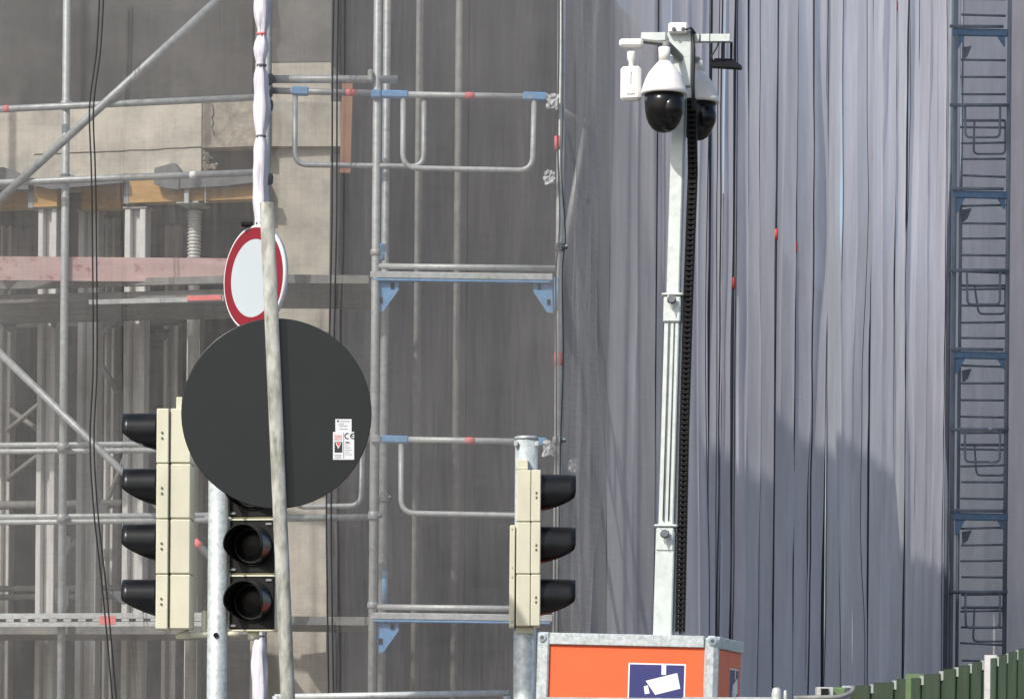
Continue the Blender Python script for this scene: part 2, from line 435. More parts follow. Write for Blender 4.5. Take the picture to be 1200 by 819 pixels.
# ------------------------------------------------------------------ shoring inside the building
def prop(label, px0, px1, off, z0, z1, style=0):
    c = L((px0 + px1) / 2, 400, off); wd = (px1 - px0) / F * c.y
    t = thing('shoring_prop', label, 'shoring prop', base(c), 'aluminium shoring props under the concrete beam')
    R = Rz(-YAW)
    def bar(dx, ww, dy, dd, name):
        MB().rbox(Vector((c.x, c.y, (z0 + z1) / 2)) + R @ Vector((dx, dy, 0)), (ww, dd, z1 - z0), R, 0.004).build(name, 'alu', t)
    bar(-wd * 0.36, wd * 0.28, -0.012, 0.10, 'flange')
    bar(0.0, wd * 0.40, 0.02, 0.06, 'web')
    bar(wd * 0.36, wd * 0.28, -0.012, 0.10, 'flange')
    MB().rbox((c.x, c.y, z1 + 0.006), (wd * 1.15, 0.14, 0.012), R, 0.002).build('head_plate', 'galv', t)
    MB().rbox((c.x, c.y, z0 + 0.006), (wd * 1.3, 0.16, 0.012), R, 0.002).build('base_plate', 'galv', t)
    return t
prop('pale aluminium shoring prop under the short orange timber stub', 47, 70, 1.40, 0.0, zL(47, 244, 1.40) - 0.015)
prop('wide aluminium shoring prop just beside the hanging black cable pair', 94, 119, 1.75, 0.0, zL(94, 247, 1.75) - 0.015)
prop('aluminium shoring prop under the grey-capped end of the long timber', 148, 174, 1.40, 0.0, zL(148, 244, 1.40) - 0.015)
prop('slim shadowed shoring prop deep behind the side-facing traffic light', 195, 213, 3.4, 0.0, zL(195, 247, 3.4) - 0.015)
prop('slim shadowed shoring prop at the far edge of the picture', 3, 17, 3.2, 0.0, zL(3, 247, 3.2) - 0.015)

prop('narrow shoring prop right behind the diagonal tube and cable pair', 126, 138, 3.0, 0.0, zL(126, 250, 3.0))
prop('shoring prop beneath the threaded screw jack', 222, 238, 2.2, 0.0, zL(222, 350, 2.2))
def spindle():
    c = L(228, 260, 1.5); zt_ = zL(228, 243, 1.5)
    t = thing('screw_jack', 'threaded steel screw jack holding a fork head under the timber', 'screw jack', base(c))
    prof = [(0.036, 0.0), (0.036, zt_ - 0.46)]; z = zt_ - 0.46
    while z < zt_ - 0.02:
        prof += [(0.045, z + .004), (0.045, z + 0.011), (0.037, z + 0.016), (0.037, z + 0.022)]; z += 0.022
    MB().lathe((c.x, c.y, 0), prof, 18).build('spindle', 'alu', t)
    R = Rz(-YAW)
    MB().rbox((c.x, c.y - 0.08, zt_), (0.15, 0.24, 0.012), R, 0.002).build('fork_plate', 'galv_pale', t)
    for px, w_ in ((219, 0.032), (241, 0.010)):
        p = L(px, 228, 1.27); MB().rbox(p, (w_, 0.02, 0.115), R, 0.002).build('fork_arm', 'galv_pale', t)
spindle()
br_t = thing('shoring_bracing', 'tangle of thin steel braces and ledgers between the shoring props', 'bracing', base(L(100, 500, 2.4)))
for (xa, ya), (xb, yb), off, r_ in (((-60, 372), (215, 368), 2.6, .028), ((-60, 382), (215, 378), 2.6, .02), ((-60, 593), (150, 590), 2.6, .03), ((-60, 690), (215, 688), 2.6, .022), ((-60, 700), (215, 698), 2.6, .022),
        ((100, 412), (150, 362), 2.4, .022), ((112, 418), (140, 462), 2.5, .022), ((8, 505), (55, 466), 2.5, .018), ((8, 562), (62, 520), 2.6, .018), ((125, 590), (152, 520), 2.6, .016), ((12, 480), (60, 515), 2.6, .018), ((60, 660), (120, 610), 2.6, .02)):
    MB().tube([L(xa, ya, off), L(xb, yb, off)], r_, 10).build('brace', 'galv_dull', br_t)
for x, y, w_, h_ in ((62, 372, 12, 26), (72, 545, 10, 16), (75, 640, 14, 24), (72, 706, 16, 34), (143, 700, 20, 16), (150, 735, 14, 20), (118, 600, 16, 22), (10, 382, 16, 14), (190, 392, 16, 12)):
    p = L(x, y, 1.33); MB().prism([p + Vector((a * w_ / 2 / F * p.y, 0, b * h_ / 2 / F * p.y)) for a, b in ((-1, 1), (1, 1), (1, -.1), (.4, -1), (-.2, -.8), (-1, .2))], (0, 0.03, 0)).build('bracket', 'dark_steel', br_t)
def timber(label, px0, px1, py0, py1, off, dep, capped):
    a, b = L(px0, (py0 + py1) / 2, off), L(px1, (py0 + py1) / 2, off)
    t = thing('timber_beam', label, 'timber beam', (a.x, a.y, L(px0, py1, off).z), 'formwork timbers under the concrete beam')
    z0, z1 = L(px0, py1, off).z, L(px0, py0, off).z
    a2 = a + (b - a).normalized() * (0.035 if capped else 0)
    slabbox(MB(), a2, b, dep, z0, z1).build('timber', 'timber', t)
    if capped:
        slabbox(MB(), a, a + (b - a).normalized() * 0.032, dep + 0.01, z0 - 0.004, z1 + 0.004).build('end_cap', 'timber_end', t)
timber('short orange timber stub with a grey end on a pale prop', 33, 67, 217, 243, 1.30, 0.12, True)
timber('shadowed orange timber between the two black cables and the long timber', 95, 143, 211, 245, 1.55, 0.12, False)
timber('long yellow timber beam with a grey capped end and knots', 145, 303, 204, 238, 1.30, 0.12, True)
timber('dull timber beam in the shade behind the diagonal tube', -60, 32, 228, 246, 1.55, 0.12, False)
# crumpled membrane draped over the timber
def membrane(label, pts, off):
    c = L(pts[0][0], pts[0][1], off)
    poly = [L(x, y, off) for x, y in pts]
    o = MB().prism(poly, (0.02, 0.06, 0)).build('membrane_scrap', 'membrane', org=c)
    tag(o, label, 'membrane')
membrane('crumpled grey membrane flap over the long timber beam', [(181, 197), (203, 191), (211, 201), (209, 222), (196, 221), (180, 216)], 1.22)
membrane('low grey membrane heap at the edge of the picture above the timber', [(-60, 200), (4, 196), (20, 202), (33, 214), (33, 222), (-60, 222)], 1.22)
membrane('flat grey membrane strip under the concrete beam by the white tape', [(209, 206), (303, 205), (303, 213), (262, 218), (209, 221)], 1.23)
membrane('thin grey membrane strip under the concrete beam behind the cables', [(34, 209), (144, 207), (144, 214), (60, 222), (34, 216)], 1.22)
# brown plank
a = L(406, 205, 1.9)
tag(MB().rbox(L(406, 151, 1.2), (0.07, 0.025, 0.56), Ry(rad(1)), 0.003).build('wooden_plank', 'plank_brown', org=a), 'upright brown plank behind the blue-ended rail', 'plank')

# ------------------------------------------------------------------ left scaffolding (bays running left from the sign post)
sc = thing('scaffolding', 'galvanised tube scaffolding with decks in front of the shored storey', 'scaffolding', base(L(310, 500)))
def band(parent, p0, p1, t0, t1, r, m='pink_tape'):
    p0, p1 = Vector(p0), Vector(p1)
    MB().tube([p0.lerp(p1, t0), p0.lerp(p1, t1)], r + 0.0015, 14).build('tape_band', m, parent)
def rail(a, b, r, m, parent, name='guard_rail', tapes=(), tm='pink_tape'):
    o = MB().tube([a, b], r, 12).build(name, m, parent)
    for t0, t1 in tapes: band(o, a, b, t0, t1, r, tm)
    return o
# standards
MB().tube(vertL(75, 400, 0.14), TR, 14).build('standard', 'galv_pale', sc)
MB().tube(vertL(311, 400, 0.03), TR, 14).build('standard', 'galv', sc)
MB().tube(vertL(-160, 400, 0.14), TR, 14).build('standard', 'galv', sc)
# guard rails, upper lift
rail(L(-170, 136), L(309, 114), TR * 0.85, 'galv', sc, tapes=[(0.372, 0.386)])
rail(L(-170, 221), L(309, 202), TR * 0.85, 'galv', sc, tapes=[(0.825, 0.84)], tm='white_print')
# guard rails, lower lift (inside the netting)
for ya, yb in ((521, 519), (528.5, 526.5), (605, 603), (611.5, 609)):
    rail(L(-170, ya + 2, 0.17), L(309, yb, 0.17), TR * 0.7, 'galv_pale', sc)
# the next bays, beyond the picture edge
for px in (-420, -680): MB().tube(vertL(px, 400, 0.14), TR, 14).build('standard', 'galv', sc)
for ya, yb, off in ((160, 136.6, 0), (242, 221.6, 0), (526, 523.5, 0.17), (611, 608.5, 0.17)):
    rail(L(-690, ya, off), L(-171, yb, off), TR * 0.85, 'galv', sc)
# diagonal braces
rail(L(-40, 270, -0.03), L(275, -18, -0.03), TR * 1.02, 'galv', sc, 'diagonal_brace')
rail(L(-30, 385, -0.03), L(262, 667, -0.03), TR * 0.95, 'galv', sc, 'diagonal_brace', tapes=[(0.885, 0.91)])
# upper deck: boards, pale edge profile, pink toe board
def deck(off0, off1, px0, px1, py, th, m, name, parent, n=1):
    z = L(300, py, off0).z
    for k in range(n):
        o0 = off0 + (off1 - off0) * k / n; o1 = off0 + (off1 - off0) * (k + 1) / n - (0.012 if n > 1 else 0)
        pts = [L(px0, py, o0), L(px1, py, o0), L(px1, py, o1), L(px0, py, o1)]
        MB().hexa([Vector((p.x, p.y, zz)) for zz in (z - th, z) for p in pts]).build(name, m, parent)
deck(0.34, 1.34, -690, 306, 338, 0.05, 'galv_dull', 'deck_plank', sc, 3)
a, b = L(-170, 339, 0.28), L(306, 334, 0.28)
slabbox(MB(), a, b, 0.05, a.z - 0.022, a.z + 0.022).build('deck_edge', 'galv_dull', sc)
a, b = L(104, 354, 0.2), L(262, 348, 0.2)
slabbox(MB(), a, b, 0.04, a.z - 0.014, a.z + 0.014).build('deck_bearer', 'galv', sc)
a, b = L(219, 349.5, 0.19), L(259, 348, 0.19)
slabbox(MB(), a, b, 0.008, a.z - 0.015, a.z + 0.015).build('painted_mark', 'pink_tape', sc)
a, b = P(-70, 317, 20.62), P(304, 317, 20.62)
tb = slabbox(MB(), a, b, 0.03, P(300, 331, 20.62).z, P(300, 303, 20.62).z).build('toe_board', 'pink_board', sc)
# lower deck with slotted edge rail
deck(0.22, 1.34, -690, 306, 733, 0.05, 'galv_dull', 'deck_plank', sc, 3)
def slotted(parent):
    a, b = L(-170, 727.5, 0.02), L(242, 726, 0.02)
    d = (b - a); ln = d.length; d.normalize(); pitch = 0.092
    hz = 0.037
    nn = Vector((-d.y, d.x, 0)); nn = nn if nn.y > 0 else -nn
    m = MB()
    R = Matrix((d, nn, Vector((0, 0, 1)))).transposed()
    mid = (a + b) / 2
    for dz, h in ((hz - 0.0135, 0.027), (-hz + 0.0135, 0.027)):
        m.box(mid + Vector((0, 0, dz)), (ln, 0.006, h), R)
    k = 0.0
    while k < ln:
        m.box(a + d * k + (b.z - a.z) * Vector((0, 0, k / ln)), (pitch * 0.52, 0.006, 0.021), R); k += pitch
    m.box(mid + Vector((0, 0, hz + 0.003)) + nn * 0.03, (ln, 0.06, 0.006), R)
    m.box(mid + Vector((0, 0, 0)) + nn * 0.062, (ln, 0.004, hz * 1.9), R)
    o = m.build('slotted_edge', 'galv_pale', parent)
    p = a.lerp(b, 0.725)
    MB().box(p + Vector((0, 0, 0.0)) - nn * 0.0045, (0.10, 0.002, 0.05), R).build('painted_mark', 'pink_tape', o)
slotted(sc)
# horizontal rails in the bay beside the frame
A = lambda x, y, dy=0.0: P(x, y, 20.15 + dy)
rail(A(318, 93), A(466, 93.5), TR, 'galv', sc)
o = rail(A(316, 106.5), A(440, 109.5), TR * 0.8, 'galv', sc, tapes=[(0.72, 0.82)])
MB().rbox(A(352, 107.2), (0.10, 0.052, 0.05), Ry(rad(1.3)), 0.008).build('flattened_end', 'blue_paint', o)
MB().tube(fillet([A(346, 110), A(345.5, 193), A(496.5, 195.5), A(497, 115)], 0.075), 0.0165, 10).build('rail_loop', 'galv', sc)
MB().tube(fillet([A(345, 520, .08), A(345, 594, .08), A(423, 592.5, .08), A(425, 520, .08)], 0.07), 0.0165, 10).build('rail_loop', 'galv', sc)
rail(A(240, 608, 0.1), A(432, 606, 0.1), TR * 0.85, 'galv', sc)
rail(A(306, 517, 0.1), A(439, 515, 0.1), TR * 0.85, 'galv', sc)
# deck of the bay beside the frame (casts the shade on the column)
for py in (322, 722):
    pts = [P(311, py, 20.28), P(432, py, 20.28), P(432, py, 21.45), P(311, py, 21.45)]
    z = P(370, py, 20.28).z
    MB().hexa([Vector((p.x, p.y, zz)) for zz in (z - 0.05, z) for p in (Vector((P(311, py, 20.28).x, 20.28, 0)), Vector((P(432, py, 20.28).x, 20.28, 0)), Vector((P(432, py, 20.28).x, 21.45, 0)), Vector((P(311, py, 20.28).x, 21.45, 0)))]).build('deck_plank', 'galv_dull', sc)
def clamp_at(p, parent, m='galv', k=1.0):
    o = MB().lathe(p - Vector((0, 0, 0.026 * k)), [(0.029 * k, 0), (0.036 * k, 0.006 * k), (0.036 * k, 0.046 * k), (0.029 * k, 0.052 * k)], 12).build('coupler', m, parent)
    MB().rbox(p + Vector((0.036 * k, -0.02, 0)), (0.03 * k, 0.03 * k, 0.03 * k), Rz(0.5), 0.005).build('bolt_block', 'dark_steel', o)
    MB().tube([p + Vector((0.03 * k, -0.03, 0.0)), p + Vector((0.045 * k, -0.062 * k, 0.004))], 0.006 * k, 8).build('bolt', 'zinc_blue', o)
for x_, y_ in ((77.5, 123), (77, 209), (73.5, 524), (73, 607)): clamp_at(L(x_, y_, 0.12), sc, k=0.95)
# couplers on standard 311
for py, off in ((93, -0.02), (107, -0.02), (124, -0.02), (210, -0.02)):
    p = A(317, py, off)
    MB().lathe(p - Vector((0.02, 0, 0)), [(0.02, 0), (0.034, 0.004), (0.034, 0.03), (0.022, 0.034)], 10, (1, 0.2, 0)).build('coupler', 'dark_steel', sc)
p = A(434, 89, -0.03); MB().rbox(p, (0.03, 0.05, 0.07), None, 0.008).build('coupler', 'galv_pale', sc)

# ------------------------------------------------------------------ end frame of the side scaffolding
ef = thing('scaffold_frame', 'scaffold end frame with blue corner plates beside the camera mast', 'scaffold frame', base(P(439, 500, 20.15)))
MB().tube(vert(438.5, 500, 20.15), TR * 1.02, 14).build('standard', 'galv_pale', ef)
MB().tube(vert(449.5, 500, 20.55), TR, 14).build('standard', 'galv', ef)
st = MB().tube(vert(654, 500, 20.15), TR, 14).build('standard', 'galv_pale', ef)
for py in (168, 421):
    p = P(654.5, py, 20.15); MB().tube([p - Vector((0, 0, .04)), p + Vector((0, 0, .04))], TR + .0015, 14).build('tape_band', 'pink_tape', st)
for py in (296, 709):          # spigot collars
    p = P(438.5 + (500 - py) * 0.0087, py, 20.15)
    MB().lathe(p - Vector((0, 0, 0.02)), [(0.026, 0), (0.032, 0.004), (0.032, 0.036), (0.026, 0.04)], 14).build('collar', 'galv', ef)
for px, py, hh in ((449.8, 296, 0.10), (449.5, 690, 0.22), (654, 345, 0.2)):
    Y = 20.55 if px < 500 else 20.15
    p = P(px, py, Y); MB().tube([p - Vector((0, 0, hh / 2)), p + Vector((0, 0, hh / 2))], TR + 0.0012, 14).build('painted_section', 'blue_paint', ef)
clamp_at(P(656, 290, 20.14), ef, 'dark_steel', 0.9); clamp_at(P(438, 604, 20.14), ef, 'galv', 0.95); clamp_at(P(450, 583, 20.54), ef, 'galv', 0.9); clamp_at(P(653.5, 516, 20.14), ef, 'galv', 0.9)
# deeper frames in the tunnel
for px, Y in ((489, 21.35), (535, 22.3)):
    MB().tube(vert(px, 400, Y), TR, 12).build('standard', 'galv_dull', ef)
def gusset(pts, Y, parent, m='blue_paint'):
    poly = [P(x, y, Y) for x, y in pts]
    o = MB().prism(poly, (0, 0.008, 0)).build('corner_plate', m, parent)
    return o
for py in (318, 717):
    a, b = A(442, py - 6), A(652, py - 3.5)
    MB().tube([a, b], TR * 0.72, 12).build('transom', 'galv_pale', ef)
    a, b = A(434, py + 4.5), A(648, py + 7.5)
    mid = (a + b) / 2; ang = math.atan2(a.z - b.z, b.x - a.x)
    MB().rbox(mid, ((b - a).length, 0.05, 0.042), Ry(ang), 0.006).build('transom', 'galv_pale', ef)
    MB().rbox(mid - Vector((0, 0.001, 0.0285)), ((b - a).length - 0.03, 0.048, 0.012), Ry(ang), 0.003).build('transom_lip', 'blue_paint', ef)
    y0 = py + 12
    g = gusset([(442, y0), (467, y0), (467, y0 + 10), (449, y0 + 35), (442, y0 + 35)], 20.16, ef)
    for hx, hy in ((446, y0 + 22), (460, y0 + 5)):
        MB().box(P(hx, hy, 20.157), (0.022, 0.004, 0.034)).build('plate_hole', 'black_matt', g)
    if py < 400:
        g = gusset([(625, y0), (647, y0), (648, y0 + 37), (641, y0 + 36), (625, y0 + 12)], 20.16, ef)
        for hx, hy in ((632, y0 + 6), (643, y0 + 24)):
            MB().box(P(hx, hy, 20.157), (0.02, 0.004, 0.032)).build('plate_hole', 'black_matt', g)
for py, full in ((111, True), (515, False)):
    a, b = A(452, py - 0.5, -0.02), A(642, py + 3, -0.02)
    o = rail(a, b, TR * 0.78, 'galv_pale', ef, tapes=[(0.49, 0.55)])
    MB().rbox(A(463, py, -0.02), (0.16, 0.05, 0.046), Ry(rad(1.2)), 0.009).build('flattened_end', 'blue_paint', o)
    MB().rbox(A(627, py + 2.6, -0.02), (0.145, 0.05, 0.05), Ry(rad(1.2)), 0.009).build('flattened_end', 'blue_paint', o)
    MB().rbox(A(441, py, -0.02), (0.06, 0.064, 0.05), None, 0.01).build('coupler', 'blue_paint' if full else 'galv', ef)
    yb = py + 87
    MB().tube(fillet([A(472.5 if full else 470, py + 4, -0.02), A(472 if full else 470, yb - 1, -0.02), A(624, yb + 2, -0.02), A(626, py + 4, -0.02)], 0.085), 0.0165, 10).build('rail_loop', 'galv_pale', ef)
# brace inside, seen through the corner netting
rail(P(689, 140, 20.9), P(655, 330, 20.9), TR, 'galv_pale', ef, 'diagonal_brace')
rail(P(660, 130, 20.6), P(692, 152, 20.9), TR * 0.7, 'galv', ef, 'diagonal_brace')
# crumpled tie film scraps on the standard
for k, (x, y, s_) in enumerate(((647, 119, 7), (644, 208, 6), (643, 525, 7), (672, 545, 6), (686, 235, 6))):
    c = P(x, y, 20.08 if x < 660 else 20.7); m = MB()
    def fn(u, v, k=k, s_=s_, c=c):
        q = s_ / F * 20.1
        return c + Vector(((u - .5) * 2 * q + 0.02 * nz(u * 3, v * 3, k * 7.1), 0.03 * nz(u * 4, v * 4, k * 3.3), (v - .5) * 2.6 * q + 0.02 * nz(u * 4 + 9, v * 4, k)))
    m.grid(fn, 6, 6, False); m.build('tie_scrap', 'tie_film', ef)

# rolled netting on standard 311
def bundle(label, x0, y0, x1, y1, ties):
    n = 80; pts = []; rs = []
    for i in range(n + 1):
        t = i / n; x = x0 + (x1 - x0) * t; y = y0 + (y1 - y0) * t
        p = P(x, y, 19.99)
        k = min([abs(y - q) for q in ties] + [99])
        r = 0.047 - 0.018 * math.exp(-(k / 10) ** 2) + 0.012 * nz(y * 0.035, 5)
        pts.append(p + Vector((0.012 * nz(y * 0.02, 1), 0, 0))); rs.append(r)
    t = thing('rolled_netting', label, 'netting roll', base(P(x1, y1, 19.99)))
    o = MB().tube(pts, rs, 14)
    for i, v in enumerate(o.v):
        a = i % 14
        if a % 2 == 0: o.v[i] = v + (pts[i // 14] - v) * (0.35 + 0.5 * nz(a * 3.1, i * 0.012))
    o.build('roll', 'bundle', t)
    for q in ties:
        p = P(x0 + (x1 - x0) * (q - y0) / (y1 - y0), q, 19.99)
        MB().tube([p - Vector((0, 0, .006)), p + Vector((0, 0, .006))], 0.03, 12).build('tie', 'pink_tape' if q == 40 else 'dark_steel', t)
bundle('white netting roll tied along the tube above the red ringed sign', 307, -30, 304, 555, [40, 77, 160, 262, 350, 460])
bundle('pale lower netting roll hanging beneath the forward-facing traffic light', 304, 565, 305, 860, [660, 745])

# ------------------------------------------------------------------ netting sheets
def sheet(name, label, fn, nu, nv, m):
    o = MB().grid(fn, nu, nv); c = fn(0.5, 0.0)
    ob = o.build(name, m, org=Vector((c.x, c.y, 0)))
    return tag(ob, label, 'netting', 'debris netting sheets on the scaffolding')
def wr(x, z, k):
    return 0.022 * nz(x * 1.6, z * 0.35, k) + 0.013 * nz(x * 6, z * 0.6, k + 3) + 0.012 * nz(x * 1.1 + z * 1.4, z * 1.6 - x, k + 5)
def net_left(u, v):
    p = L(-710 + 1020 * u, 500, -0.11); z = 0.05 + 8.3 * v
    return Vector((p.x, p.y + wr(p.x, z, 1), z))
def net_mid(u, v):
    p = P(312.2 + 122 * u, 500, 20.06); z = 0.05 + 8.3 * v
    return Vector((p.x, 20.045 + wr(p.x, z, 4), z))
def net_end(u, v):
    p = P(434.4 + 222 * u, 500, 20.06); z = 0.05 + 8.3 * v
    return Vector((p.x, 20.055 + wr(p.x, z, 8) * min(1, 6 * u, 6 * (1 - u)), z))
sheet('debris_netting', 'fine grey netting stretched across the shored storey', net_left, 200, 60, 'net_front')
sheet('debris_netting', 'narrow grey netting strip in front of the concrete corner column', net_mid, 40, 60, 'net_front')
sheet('debris_netting', 'grey netting inside the scaffold frame with blue corner plates', net_end, 60, 60, 'net_front')

# side facade netting: one panel per bay, running away to the right
WN0 = Vector((P(657, 500, 20.2).x, 20.2, 0))
WEND = Vector((P(1106, 500, 42.3).x, 42.3, 0))
WD = (WEND - WN0).normalized(); WL = (WEND - WN0).length; WNRM = Vector((WD.y, -WD.x, 0))
def s_at(px, py=420):
    a, b = ray(px, py)
    # WN0.x + s*WD.x = a*(WN0.y + s*WD.y)
    return (a * WN0.y - WN0.x) / (WD.x - a * WD.y)
seams = [657, 692, 713, 766, 800, 829, 846, 857, 872, 888, 907, 930, 948, 966, 985, 1000, 1018, 1032, 1046, 1060, 1072, 1084, 1095, 1107]
rs2 = random.Random(5); fine = [657, 692, 713]
for x0_, x1_ in zip(seams[2:], seams[3:]):
    if x1_ - x0_ > 25: k_ = 2
    elif x1_ - x0_ > 13: k_ = rs2.choice((1, 1, 2))
    else: k_ = 1
    for q in range(1, k_ + 1): fine.append(x0_ + (x1_ - x0_) * (q / k_ + (rs2.uniform(-0.14, 0.14) if q < k_ else 0)))
seams = fine
wall = thing('facade_netting', 'tall pleated pale netting covering the side of the building', 'netting', base(WN0 + WD * 8))
rnd = random.Random(11)
for i in range(len(seams) - 1):
    sa, sb = s_at(seams[i]), s_at(seams[i + 1])
    B = rnd.choice((0.015, 0.02, 0.03, 0.045, 0.07)) * rnd.uniform(0.8, 1.2) * (0.5 if i < 6 else 1.0); ph = rnd.uniform(0, 50); sk = rnd.uniform(0.35, 0.65)
    lean = rnd.uniform(-0.02, 0.02)
    amp = min(0.05, 0.1 * (sb - sa))
    def fn(u, v, sa=sa, sb=sb, B=B, ph=ph, sk=sk, lean=lean):
        z = 0.1 + 13.4 * v
        s = sa + (sb - sa) * (-0.04 + 1.10 * u)
        s += 0.32 * nz(z * 0.27, ph) * (sb - sa) + 0.10 * nz(z * 0.8, ph + 20) * (sb - sa)
        uu = u ** (math.log(0.5) / math.log(sk))
        n_ = B * math.sin(math.pi * uu) * (1 + 1.3 * nz(z * 0.38, ph + 3)) + (0.5 if sa < 5 else 1.0) * (0.022 * nz(s * 2.2, z * 0.2, ph) + 0.005 * nz(s * 10, z * 0.35, ph) + 0.008 * nz(s * 1.5, z * 1.6, ph))
        n_ += lean * (u - 0.5) + 0.02 * nz(z * 0.3, ph + 9)
        return WN0 + WD * s + WNRM * n_ + Vector((0, 0, z))
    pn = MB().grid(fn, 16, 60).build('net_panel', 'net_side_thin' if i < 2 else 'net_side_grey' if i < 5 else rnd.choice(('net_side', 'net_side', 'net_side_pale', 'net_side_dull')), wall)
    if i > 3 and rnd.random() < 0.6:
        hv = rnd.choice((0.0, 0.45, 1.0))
        MB().tube([fn(0.03 + 0.94 * hv, j_ / 40) + WNRM * 0.004 for j_ in range(41)], 0.0036 if rnd.random() < 0.7 else 0.0065, 6).build('pleat_shade', 'slit_shade_steel', pn)  # dark line painting the shade of gaps between pleats
def sun_block(u, v):
    z = 0.1 + 13.4 * v
    return WN0 + WD * (WL + 1.0 * u) + WNRM * (0.02 * nz(z, 3) - 0.03) + Vector((0, 0, z))
MB().grid(sun_block, 6, 40).build('net_panel', 'net_side', wall)  # added panel past the wall end, blocks sun from the far netting
for xa, xb, k_ in ((664, 688, 2.0), (676, 701, 9.0)):        # loose crumpled edge by the corner tube
    def fnl(u, v, xa=xa, xb=xb, k_=k_):
        z = 0.3 + 8.0 * v
        s_ = s_at(xa) + (s_at(xb) - s_at(xa)) * (u * (0.75 + 0.5 * nz(z * .8, k_)) + 0.35 * nz(z * 0.5, k_ + 4))
        return WN0 + WD * s_ + WNRM * (0.03 + 0.05 * nz(u * 3, z * 0.7, k_) + 0.02 * nz(u * 8, z * 1.6, k_)) + Vector((0, 0, z))
    MB().grid(fnl, 12, 90).build('net_panel', 'net_loose', wall)
# tubes of the side scaffolding that show at the seams
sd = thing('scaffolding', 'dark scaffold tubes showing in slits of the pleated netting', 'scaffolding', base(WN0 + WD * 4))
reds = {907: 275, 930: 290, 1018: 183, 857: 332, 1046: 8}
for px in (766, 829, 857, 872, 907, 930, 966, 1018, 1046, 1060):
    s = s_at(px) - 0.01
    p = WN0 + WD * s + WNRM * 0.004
    o = MB().tube([p, p + Vector((0, 0, 13.5))], 0.016, 8).build('standard', 'slit_shade_steel', sd)
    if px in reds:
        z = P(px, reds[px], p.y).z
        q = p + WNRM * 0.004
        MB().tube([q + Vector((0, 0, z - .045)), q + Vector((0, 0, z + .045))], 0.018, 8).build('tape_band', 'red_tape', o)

# ------------------------------------------------------------------ far end frame (ladder like) at the right
FY = 42.3; rf = random.Random(3)
ff = thing('scaffold_frame', 'tall far scaffold frame with rungs at the end of the pleated netting', 'scaffold frame', base(P(1118, 500, FY)))
def Q(x, y, dy=0.0): return P(x, y, FY + dy)
for px, r, m_, dy in ((1117, 0.03, 'far_steel', 0), (1124.5, 0.022, 'far_steel', 0.25), (1180, 0.028, 'far_steel', 0), (1187.5, 0.024, 'galv', -0.1), (1111, 0.03, 'far_steel', 0.1)):
    st = MB().tube(vert(px, 400, FY + dy, 0, 13.5), r, 10).build('standard', m_, ff)
    if px == 1187.5:
        for py in (93, 288):
            p = P(px + (400 - py) * .0087, py, FY + dy)
            MB().tube([p - Vector((0, 0, .05)), p + Vector((0, 0, .05))], r + .002, 10).build('tape_band', 'red_tape', st)
for py in (-151, 38, 228, 416, 605):
    a, b = Q(1116, py), Q(1181, py + 1)
    MB().tube([Q(1113, py - 7, -.05), Q(1176, py - 6.5, -.05)], 0.02, 8).build('transom', 'far_steel', ff)
    MB().rbox((a + b) / 2, ((b - a).length, 0.06, 0.09), Ry(ROLL * 1.5), 0.01).build('transom', 'dark_blue_paint', ff)
    for pts in ([(1119, py + 4), (1131, py + 4), (1122, py + 22), (1119, py + 22)], [(1178, py + 4), (1168, py + 4), (1176, py + 17), (1178, py + 17)]):
        poly = [P(x, y, FY - 0.01) for x, y in pts]
        MB().prism(poly, (0, 0.01, 0)).build('corner_plate', 'dark_blue_paint', ff)
    poly = [P(x, y, FY + 0.25) for x, y in ((1127, py + 18), (1139, py + 16), (1134, py + 28), (1128, py + 33))]
    MB().prism(poly, (0, 0.01, 0)).build('corner_plate', 'far_steel', ff)
    for k in range(1, 10):
        y = py - 6 + k * 19.4
        if rf.random() < 0.95: MB().tube([Q(1126 + rf.uniform(-1, 1), y + rf.uniform(-1.2, 1.2), .06), Q(1178.5, y + rf.uniform(-1.0, 1.6), .06)], 0.0155, 6).build('rung', 'far_steel', ff)
    y = py + 86 + rf.uniform(-3, 3); ja, jb, jc = rf.uniform(-3, 3), rf.uniform(-5, 4), rf.uniform(-5, 3)
    MB().tube([Q(1113, y, -.06), Q(1182, y, -.06)], 0.022, 8).build('guard_rail', 'far_steel', ff)
    MB().tube(fillet([Q(1133 + ja, y + 1, -.06), Q(1133.5 + ja, y + 40 + jb, -.06), Q(1171.5, y + 40 + jb, -.06), Q(1172, y + 1, -.06)], 0.06, 4), 0.015, 8).build('rail_loop', 'far_steel', ff)
    MB().tube(fillet([Q(1142, y + 18, .3), Q(1142 - jc, y + 56 + jc, .3), Q(1178, y + 56 + jc, .3), Q(1178, y + 18, .3)], 0.06, 4), 0.013, 8).build('rail_loop', 'far_steel', ff)
    MB().tube([Q(1126, y + 18, .3), Q(1178, y + 18, .3)], 0.018, 8).build('guard_rail', 'far_steel', ff)
def net_far(u, v):
    p = P(1098 + 62 * u + 110 * u * u, 420, 43.2); z = 0.1 + 13.4 * v
    return Vector((p.x, 43.2 + 0.05 * nz(p.x * 2.2, z * .2, 3) + 0.03 * nz(p.x * 9, z * .25, 7), z))
sheet('debris_netting', 'far grey netting behind the rungs of the tall far frame', net_far, 80, 60, 'net_far')
def net_far2(u, v):
    p = P(1184 + 420 * u, 420, 42.05); z = 0.1 + 13.4 * v
    return Vector((p.x, 42.1 - 0.9 * u + 0.05 * nz(p.x * 3.2, z * .2, 13) + 0.03 * nz(p.x * 11, z * .25, 17), z))
sheet('debris_netting', 'pale netting edge beyond the red-taped tube of the far frame', net_far2, 160, 60, 'net_far')

